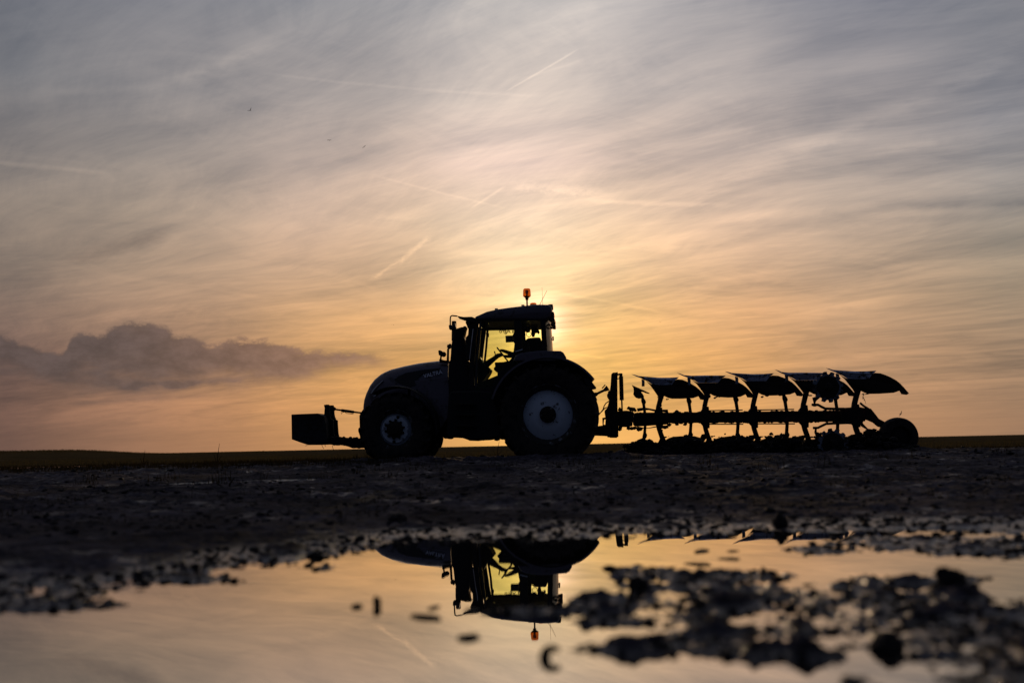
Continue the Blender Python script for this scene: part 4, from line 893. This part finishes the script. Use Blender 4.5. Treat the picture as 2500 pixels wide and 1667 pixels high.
arm([(835, 740), (832, 690), (830, 640), (880, 615), (1000, 500)], [.03, .02, .05, .03, .03], DVv + .06)
arm([(1300, 962), (1100, 970), (990, 976), (930, 1005), (880, 1030), (812, 1032)], .024, DVv + .1)
arm([(850, 1040), (845, 1090), (870, 1120), (960, 1200), (1085, 1250)], [.02, .025, .05, .03, .03], DVv + .06)
# tail of the beam and depth wheel
vt = bv(A1[0]) - .02
MB().poly(c4([(1180, 760), (1330, 752), (1400, 740), (1500, 760), (1590, 768), (1640, 830), (1700, 908), (1815, 968), (1770, 1000), (1760, 1030), (1700, 1012), (1640, 960), (1560, 925), (1520, 916), (1485, 935), (1480, 1000), (1385, 985), (1300, 980), (1200, 945)], vt), vt - .06, vt + .06).build('wheel_arm', M['red'], PR, .01)
arm([(1455, 690), (1500, 730), (1570, 772), (1640, 840)], .022, vt - .05, name='adjusting_strut'); arm([(1480, 990), (1530, 1030), (1595, 1080)], [.035, .022, .008], vt, name='adjusting_strut')
wu, ww = FP.P(*C4(2012, 1150), vt - .25); er = FP.P(*C4(2276, 1150), vt - .25)[0] - wu; wv = vt - .25
wl = MB().lathe((wu, ww), [(er * .55, wv), (er * .62, wv - .0), (er * .9, wv), (er * .98, wv + .05), (er, wv + .13), (er * .98, wv + .21), (er * .9, wv + .26), (er * .55, wv + .26)], 44).build('depth_wheel', M['rubber'], PR, smooth=True)
MB().lathe((wu, ww), [(.005, wv + .04), (er * .3, wv + .04), (er * .6, wv + .09), (er * .6, wv + .2), (.005, wv + .2)], 32).build('rim', M['iron'], wl, smooth=True)
MB().tube([(wu, wv + .02, ww), (wu, wv + .32, ww), (wu - .15, wv + .32, ww + .18), (wu - .3, vt, ww + .3)], .03).build('wheel_axle', M['iron'], wl)
rt = MB()
for x0, y0, x1, y1 in ((1490, 560, 1535, 570), (1490, 600, 1535, 705), (1495, 620, 1510, 660), (1500, 560, 1485, 640), (1355, 520, 1375, 490), (1400, 610, 1405, 590)): rt.tube([pz(C4, x0, y0, tipv[4] + .1), pz(C4, (x0 + x1) / 2 + 6, (y0 + y1) / 2, tipv[4] + .08), pz(C4, x1, y1, tipv[4] + .1)], [.006, .005, .003], 5)
rt.build('hanging_roots', M['straw'], PR)
# ================================================================== TURNED SOIL
def clods_into(b, n, fx, size, sub=1):
    for _ in range(n):
        x, y = fx(); h = float(height(np.array([x]), np.array([y]))[0]); r = size()
        b.blob((x, y, h + r * random.uniform(-.1, .45)), r, (1, 1, .75), .32, sub)
sb_ = MB()
def along(): x = random.uniform(2.5, 7.6); return x, 21.3 - .38 * (x - 2.4) + random.gauss(0, .32)
hx = np.array([along() for _ in range(1500)])
hz = height(hx[:, 0], hx[:, 1])
bumps = [(2.75, .5), (3.55, 1.0), (3.72, 1), (4.55, .9), (4.7, .9), (5.35, .6), (5.5, 1.0), (6.9, 1.1), (7.1, .9)]
for (x, y), h in zip(hx, hz):
    r = random.uniform(.02, .085); k = sum(a * math.exp(-((x - c) / .22) ** 2) for c, a in bumps)
    sb_.blob((x, y, h + r * random.uniform(-.3, .5) + .16 * k * random.random()), r, (random.uniform(.8, 1.4), 1, random.uniform(.6, .9)), .35)
for k in range(5):
    for c_, hgt in ((-.02, .30), (.16, .37), (.34, .33), (.76, .31), (.90, .40)):
        cx = tipuw[k][0] + c_ + random.uniform(-.05, .05); cy = 20.9 + tipv[k] + .0
        for _ in range(70):
            q_ = random.random(); r = random.uniform(.012, .045); hx_ = cx + random.gauss(0, .13); sb_.blob((hx_, cy + random.gauss(-.02, .10), .02 + (hgt * random.uniform(.75, 1.05)) * (q_ ** .35) * math.exp(-((hx_ - cx) / .26) ** 2) + .03), r, (random.uniform(.7, 1.4), 1, random.uniform(.5, 1.1)), .42)
sb_.build('turned_soil', M['clod']); sb_ = bpy.data.objects['turned_soil']; tag(sb_, 'loose clods of freshly turned soil heaped along the plough', kind='stuff')
# crumbs of mud over the trampled field between the puddle and the wheels
cb = MB(); N_ = 5200
rr = np.exp(rng.uniform(math.log(4.0), math.log(24), N_)); aa = rng.uniform(-R(34), R(34), N_); X = rr * np.sin(aa); Y = rr * np.cos(aa); Z = height(X, Y)
bmi = bmesh.new(); bmesh.ops.create_icosphere(bmi, subdivisions=1, radius=1.0); IV = np.array([v.co[:] for v in bmi.verts]); IF = np.array([[v.index for v in f.verts] for f in bmi.faces]); bmi.free()
def mass(name, P_, Rd, m, label):
    n = len(P_); jit = 1 + rng.uniform(-.32, .32, (n, len(IV), 1)); sq = np.stack([rng.uniform(.9, 1.7, n), rng.uniform(.9, 1.5, n), rng.uniform(.45, .8, n)], -1)[:, None, :]
    V_ = (P_[:, None, :] + IV[None] * jit * sq * Rd[:, None, None]).reshape(-1, 3).astype(np.float32)
    F_ = (IF[None] + (np.arange(n) * len(IV))[:, None, None]).reshape(-1, 3).astype(np.int32)
    me = bpy.data.meshes.new(name); me.vertices.add(len(V_)); me.vertices.foreach_set('co', V_.ravel()); me.loops.add(F_.size); me.loops.foreach_set('vertex_index', F_.ravel())
    me.polygons.add(len(F_)); me.polygons.foreach_set('loop_start', np.arange(0, F_.size, 3, dtype=np.int32)); me.polygons.foreach_set('loop_total', np.full(len(F_), 3, np.int32))
    me.update(calc_edges=True); me.materials.append(m); o = bpy.data.objects.new(name, me); sc.collection.objects.link(o); return tag(o, label, kind='stuff')
Rd = .006 + .024 * rng.rand(N_) ** 4 * (rr / 12).clip(.4, 1.6)
mass('mud_crumbs', np.stack([X, Y, Z + Rd * .2], -1), Rd, M['clod'], 'small crumbs of wet mud scattered over the field')
# crumbs along the water's edge
rr = np.exp(rng.uniform(math.log(1.25), math.log(4.2), 60000)); aa = rng.uniform(-R(34), R(34), 60000); X = rr * np.sin(aa); Y = rr * np.cos(aa); Z = height(X, Y)
kp = (Z > -.0055) & (Z < .010); X, Y, Z, rr = X[kp][:5000], Y[kp][:5000], Z[kp][:5000], rr[kp][:5000]
Rd = (.0018 + .0085 * rng.rand(len(X)) ** 3) * (rr / 2.2) ** .5
mass('shore_crumbs', np.stack([X, Y, np.maximum(Z, -.004) + Rd * .25], -1), Rd, M['clod'], 'wet crumbs of mud strewn along the water line')
# ================================================================== GRASS
def blades(name, n, r0_, r1_, a0_, a1_, hmin, hmax, wd, label, clump=0, hf=None):
    if clump:
        c_r = np.exp(rng.uniform(math.log(r0_), math.log(r1_), clump)); c_a = rng.uniform(a0_, a1_, clump); idx = rng.randint(0, clump, n)
        x = c_r[idx] * np.sin(c_a[idx]) + rng.normal(0, .06, n); y = c_r[idx] * np.cos(c_a[idx]) + rng.normal(0, .06, n)
    else:
        r_ = rng.uniform(r0_, r1_, n); a_ = rng.uniform(a0_, a1_, n); x = r_ * np.sin(a_); y = r_ * np.cos(a_)
    z = (hf or height)(x, y); hgt = hmin + (hmax - hmin) * rng.rand(n) ** 2.2; ln = rng.normal(0, .28, (n, 2)) * hgt[:, None]; ph = rng.uniform(0, PI, n)
    wx, wy = np.cos(ph) * wd, np.sin(ph) * wd; b0 = np.stack([x - wx, y - wy, z - .02], -1); b1 = np.stack([x + wx, y + wy, z - .02], -1)
    m0 = np.stack([x - wx * .7 + ln[:, 0] * .35, y - wy * .7 + ln[:, 1] * .35, z + hgt * .55], -1); m1 = np.stack([x + wx * .7 + ln[:, 0] * .35, y + wy * .7 + ln[:, 1] * .35, z + hgt * .55], -1)
    t_ = np.stack([x + ln[:, 0], y + ln[:, 1], z + hgt], -1); V_ = np.stack([b0, b1, m1, m0, t_], 1).reshape(-1, 3).astype(np.float32)
    k = (np.arange(n) * 5)[:, None]; F3 = np.concatenate([k + np.array([[0, 1, 2]]), k + np.array([[0, 2, 3]]), k + np.array([[3, 2, 4]])], 0).astype(np.int32)
    me = bpy.data.meshes.new(name); me.vertices.add(len(V_)); me.vertices.foreach_set('co', V_.ravel()); me.loops.add(F3.size); me.loops.foreach_set('vertex_index', F3.ravel())
    me.polygons.add(len(F3)); me.polygons.foreach_set('loop_start', np.arange(0, F3.size, 3, dtype=np.int32)); me.polygons.foreach_set('loop_total', np.full(len(F3), 3, np.int32))
    me.update(calc_edges=True); me.materials.append(M['drygrass' if 'field' in name or 'hill' in name else 'grass']); o = bpy.data.objects.new(name, me); sc.collection.objects.link(o); return tag(o, label, kind='stuff')
blades('grass', 9000, 22, 27, -R(32), R(32), .02, .10, .006, 'thin ragged grass along the far edge of the mud')
blades('field_grass', 16000, 27, 60, -R(32), R(32), .04, .14, .008, 'dull grass covering the near part of the field behind', hf=fheight)
blades('hill_grass', 9000, 200, 330, -R(30), -R(14), .1, .45, .04, 'tall dry grass on the low rise at the far left', hf=fheight)
blades('weeds', 900, 4.2, 17, -R(30), R(30), .015, .06, .0025, 'small weed tufts sprouting from the mud', clump=110)
blades('stubble', 1500, 9, 21, -R(30), R(30), .03, .13, .004, 'sparse stubble standing in front of the tractor and plough', clump=90)
blades('rough_grass', 16000, 16.5, 25, -R(33), -R(6), .02, .12, .006, 'rough dark grass along the field edge at the left')
# taller single stalks
def stalk(px, py_base, py_top, Y, lean, label):
    u, w = Frame(0, (0, Y, 0)).P(px, py_base, 0); u2, w2 = Frame(0, (0, Y, 0)).P(px + lean, py_top, 0)
    h = float(height(np.array([u]), np.array([Y]))[0]) if Y < 26 else w
    b = MB().tube([(u, Y, h - .03), ((u * .6 + u2 * .4), Y, h * .5 + w2 * .5), (u2, Y + .03, w2)], [.009, .007, .003], 5)
    b.tube([(u, Y, h), (u - .05, Y, h + (w2 - h) * .35), (u - .09, Y + .02, h + (w2 - h) * .55)], [.006, .005, .002], 4); b.tube([(u, Y, h), (u + .06, Y, h + (w2 - h) * .3), (u + .12, Y - .02, h + (w2 - h) * .42)], [.006, .005, .002], 4)
    o = b.build('grass_stalk', M['grass']); tag(o, label, 'grass stalk'); return o
stalk(530, 1110, 1082, 22, 5, 'tallest lone grass stalk on the left skyline, standing clear of the fringe')
stalk(350, 1112, 1098, 23, 3, 'short grass stalk on the left skyline near where the low rise ends')
stalk(1212, 1104, 1076, 23, 7, 'slender leaning grass stalk seen beneath the tractor between its wheels')
stalk(556, 1200, 1165, 7.5, 14, 'blurred leaning weed stalk in the mud left of the weight block')
# ================================================================== LOOSE THINGS IN THE PUDDLE
def wpt(px, py, z=0.0): d = ray(px, py); t = (z - CAMZ) / d.z; return CAM + d * t
def clod(px, py, r, sq, label, z=0.0, jit=.3):
    p = wpt(px, py); bm = bmesh.new(); bmesh.ops.create_icosphere(bm, subdivisions=4, radius=1.0); o1, o2 = random.uniform(0, 50), random.uniform(0, 50)
    C_ = np.array([v.co[:] for v in bm.verts]); d_ = 1 + .30 * fbm(C_[:, 0] + o1, C_[:, 1] + C_[:, 2] * 1.7 + o2, 1.3, 2, .5, 3) + .22 * fbm(C_[:, 0] * 1.1 + C_[:, 2] + o2, C_[:, 1] + o1, 4.0, 3, .6, 9)
    for v, k in zip(bm.verts, d_): v.co = Vector((v.co.x * sq[0], v.co.y * sq[1], v.co.z * sq[2])) * r * float(k)
    me = bpy.data.meshes.new('mud_clod'); bm.to_mesh(me); bm.free(); me.materials.append(M['clod']); me.polygons.foreach_set('use_smooth', [True] * len(me.polygons))
    o = bpy.data.objects.new('mud_clod', me); sc.collection.objects.link(o); o.location = (p.x, p.y, p.z + z); o.rotation_euler = (0, 0, random.uniform(0, 6)); tag(o, label, 'mud clod', 'loose lumps of mud in the puddle'); return o
clod(920, 1479, .010, (.9, .9, 1.9), 'small upright dark mud clod standing alone left of the cab reflection', .004)
clod(872, 1481, .009, (1.2, 1, .8), 'tiny low mud clod just left of the small upright one')
clod(1040, 1508, .012, (3.2, 1, .5), 'long thin dark mud clod floating below left of the mirrored tractor')
clod(1060, 1483, .009, (3.0, 1, .4), 'faint flat mud clod just above the long thin one')
clod(1145, 1557, .012, (1.8, 1.5, .5), 'single low rounded mud clod under the mirrored beacon, toward its left')
clod(1712, 1346, .016, (3.0, 1, .35), 'flat mud clod in the bright water below the second plough share reflection')
clod(1705, 1377, .014, (2.6, 1, .4), 'flat mud clod directly below the one under the second share reflection')
clod(1782, 1364, .012, (2.4, 1, .35), 'small flat mud clod right of the pair below the plough reflection')
clod(1788, 1345, .010, (2.2, 1, .35), 'smallest flat mud clod of the four below the plough reflection')
clod(2300, 1452, .022, (1.6, 1, .8), 'squat mud clod leaning against the left foot of the tall peaked one')
clod(2325, 1446, .029, (1.15, .95, 1.45), 'tall peaked mud clod rising above the right bank', .01)
clod(2170, 1585, .022, (1.4, 1.1, 1.1), 'broad dark mud clod near the bottom right corner')
clod(1560, 1440, .020, (1.0, 1, 1.6), 'upright mud clod where the thin spit meets the right bank', .0)
clod(970, 1280, .045, (1.1, .8, .5), 'dark flattened mud clod on the shore behind the mirrored hood', .02)
clod(1905, 1290, .030, (1, .8, 1.3), 'knobbly mud clod poking up at the far shore under the fourth share', .01)
# curled clod: a ring of mud open to the right
p = wpt(1352, 1607)
pts3 = [(-.0125, 0, -.004), (-.0135, 0, .002), (-.0125, .001, .008), (-.009, .002, .0125), (-.003, .002, .015), (.004, .001, .0145), (.009, 0, .0115)]
rb_ = MB().tube(pts3, [.0085, .009, .0082, .0072, .006, .005, .0035], 8); o = rb_.build('curled_root', M['clod'], smooth=True); o.location = p; tag(o, 'dark curled root making an open ring with its reflection at the puddle bottom', 'root')
p = wpt(170, 1496); b = MB()
q = [wpt(x, y) for x, y in ((262, 1462), (245, 1474), (222, 1476), (190, 1470), (174, 1476), (168, 1496))]
b.tube([(v.x - p.x, v.y - p.y, z) for v, z in zip(q, (.018, .010, .004, .008, .006, -.004))], [.003, .004, .003, .003, .003, .0015], 6); o = b.build('bent_root', M['straw'], smooth=True); o.location = p; tag(o, 'thin bent root reaching from the left bank into the water', 'root')
# ================================================================== BIRDS
def bird(px, py, dist, span, shape, bank, label):
    d = ray(px, py).normalized(); c = CAM + d * dist
    r_ = bpy.data.objects.new('bird', None); sc.collection.objects.link(r_); r_.location = c; r_.rotation_euler = (0, bank, random.uniform(-.3, .3)); r_['_o'] = [0, 0, 0]
    tag(r_, label, 'bird', 'birds flying over the field')
    s = span
    MB().tube([(0, -.28 * s, 0), (0, -.18 * s, .01 * s), (0, 0, 0), (0, .16 * s, 0), (0, .30 * s, .0)], [.01 * s, .045 * s, .06 * s, .035 * s, .05 * s], 8).build('body', M['feather'], r_, smooth=True)
    for sg in (-1, 1):
        b = MB(); zz2 = shape
        prof = [(0, -.10, .08, 0), (.22, -.14, .06, zz2[0]), (.40, -.08, .05, zz2[1]), (.52, .03, .05, zz2[2])]
        for x, y0, y1, z in prof: b.v += [(sg * x * s, y0 * s, z * s), (sg * x * s, y1 * s, z * s), (sg * x * s, y1 * s, (z + .012) * s), (sg * x * s, y0 * s, (z + .02) * s)]
        for i in range(3):
            for j in range(4): j2 = (j + 1) % 4; b.f.append((i * 4 + j, i * 4 + j2, i * 4 + 4 + j2, i * 4 + 4 + j))
        b.f += [(0, 1, 2, 3), (12, 13, 14, 15)]
        b.build('wing', M['feather'], r_)
bird(611, 270, 120, .52, (.10, .28, .42), R(-35), 'highest bird in the sky, wings raised, upper left')
bird(804, 343, 120, .52, (.10, .05, -.12), 0, 'gliding bird with both wings arched down, left of the pair over the cloud streaks')
bird(889, 359, 120, .50, (.03, .04, .05), R(-38), 'steeply banking bird seen as a slanted dash, right of the arched one')
bird(960, 793, 140, .42, (.08, .06, .02), R(10), 'small low bird flying left of the tractor cab')
bird(1612, 786, 200, .40, (.05, .04, .0), 0, 'tiny distant bird above the gap between cab and plough')
bird(2199, 1010, 70, .42, (.02, .05, .10), R(-58), 'low bird tilted on its wing just above the plough wheel')
for o in list(bpy.data.objects):
    if o.name.startswith('caked_mud'): o['kind'] = 'stuff'
    if '_o' in o: del o['_o']
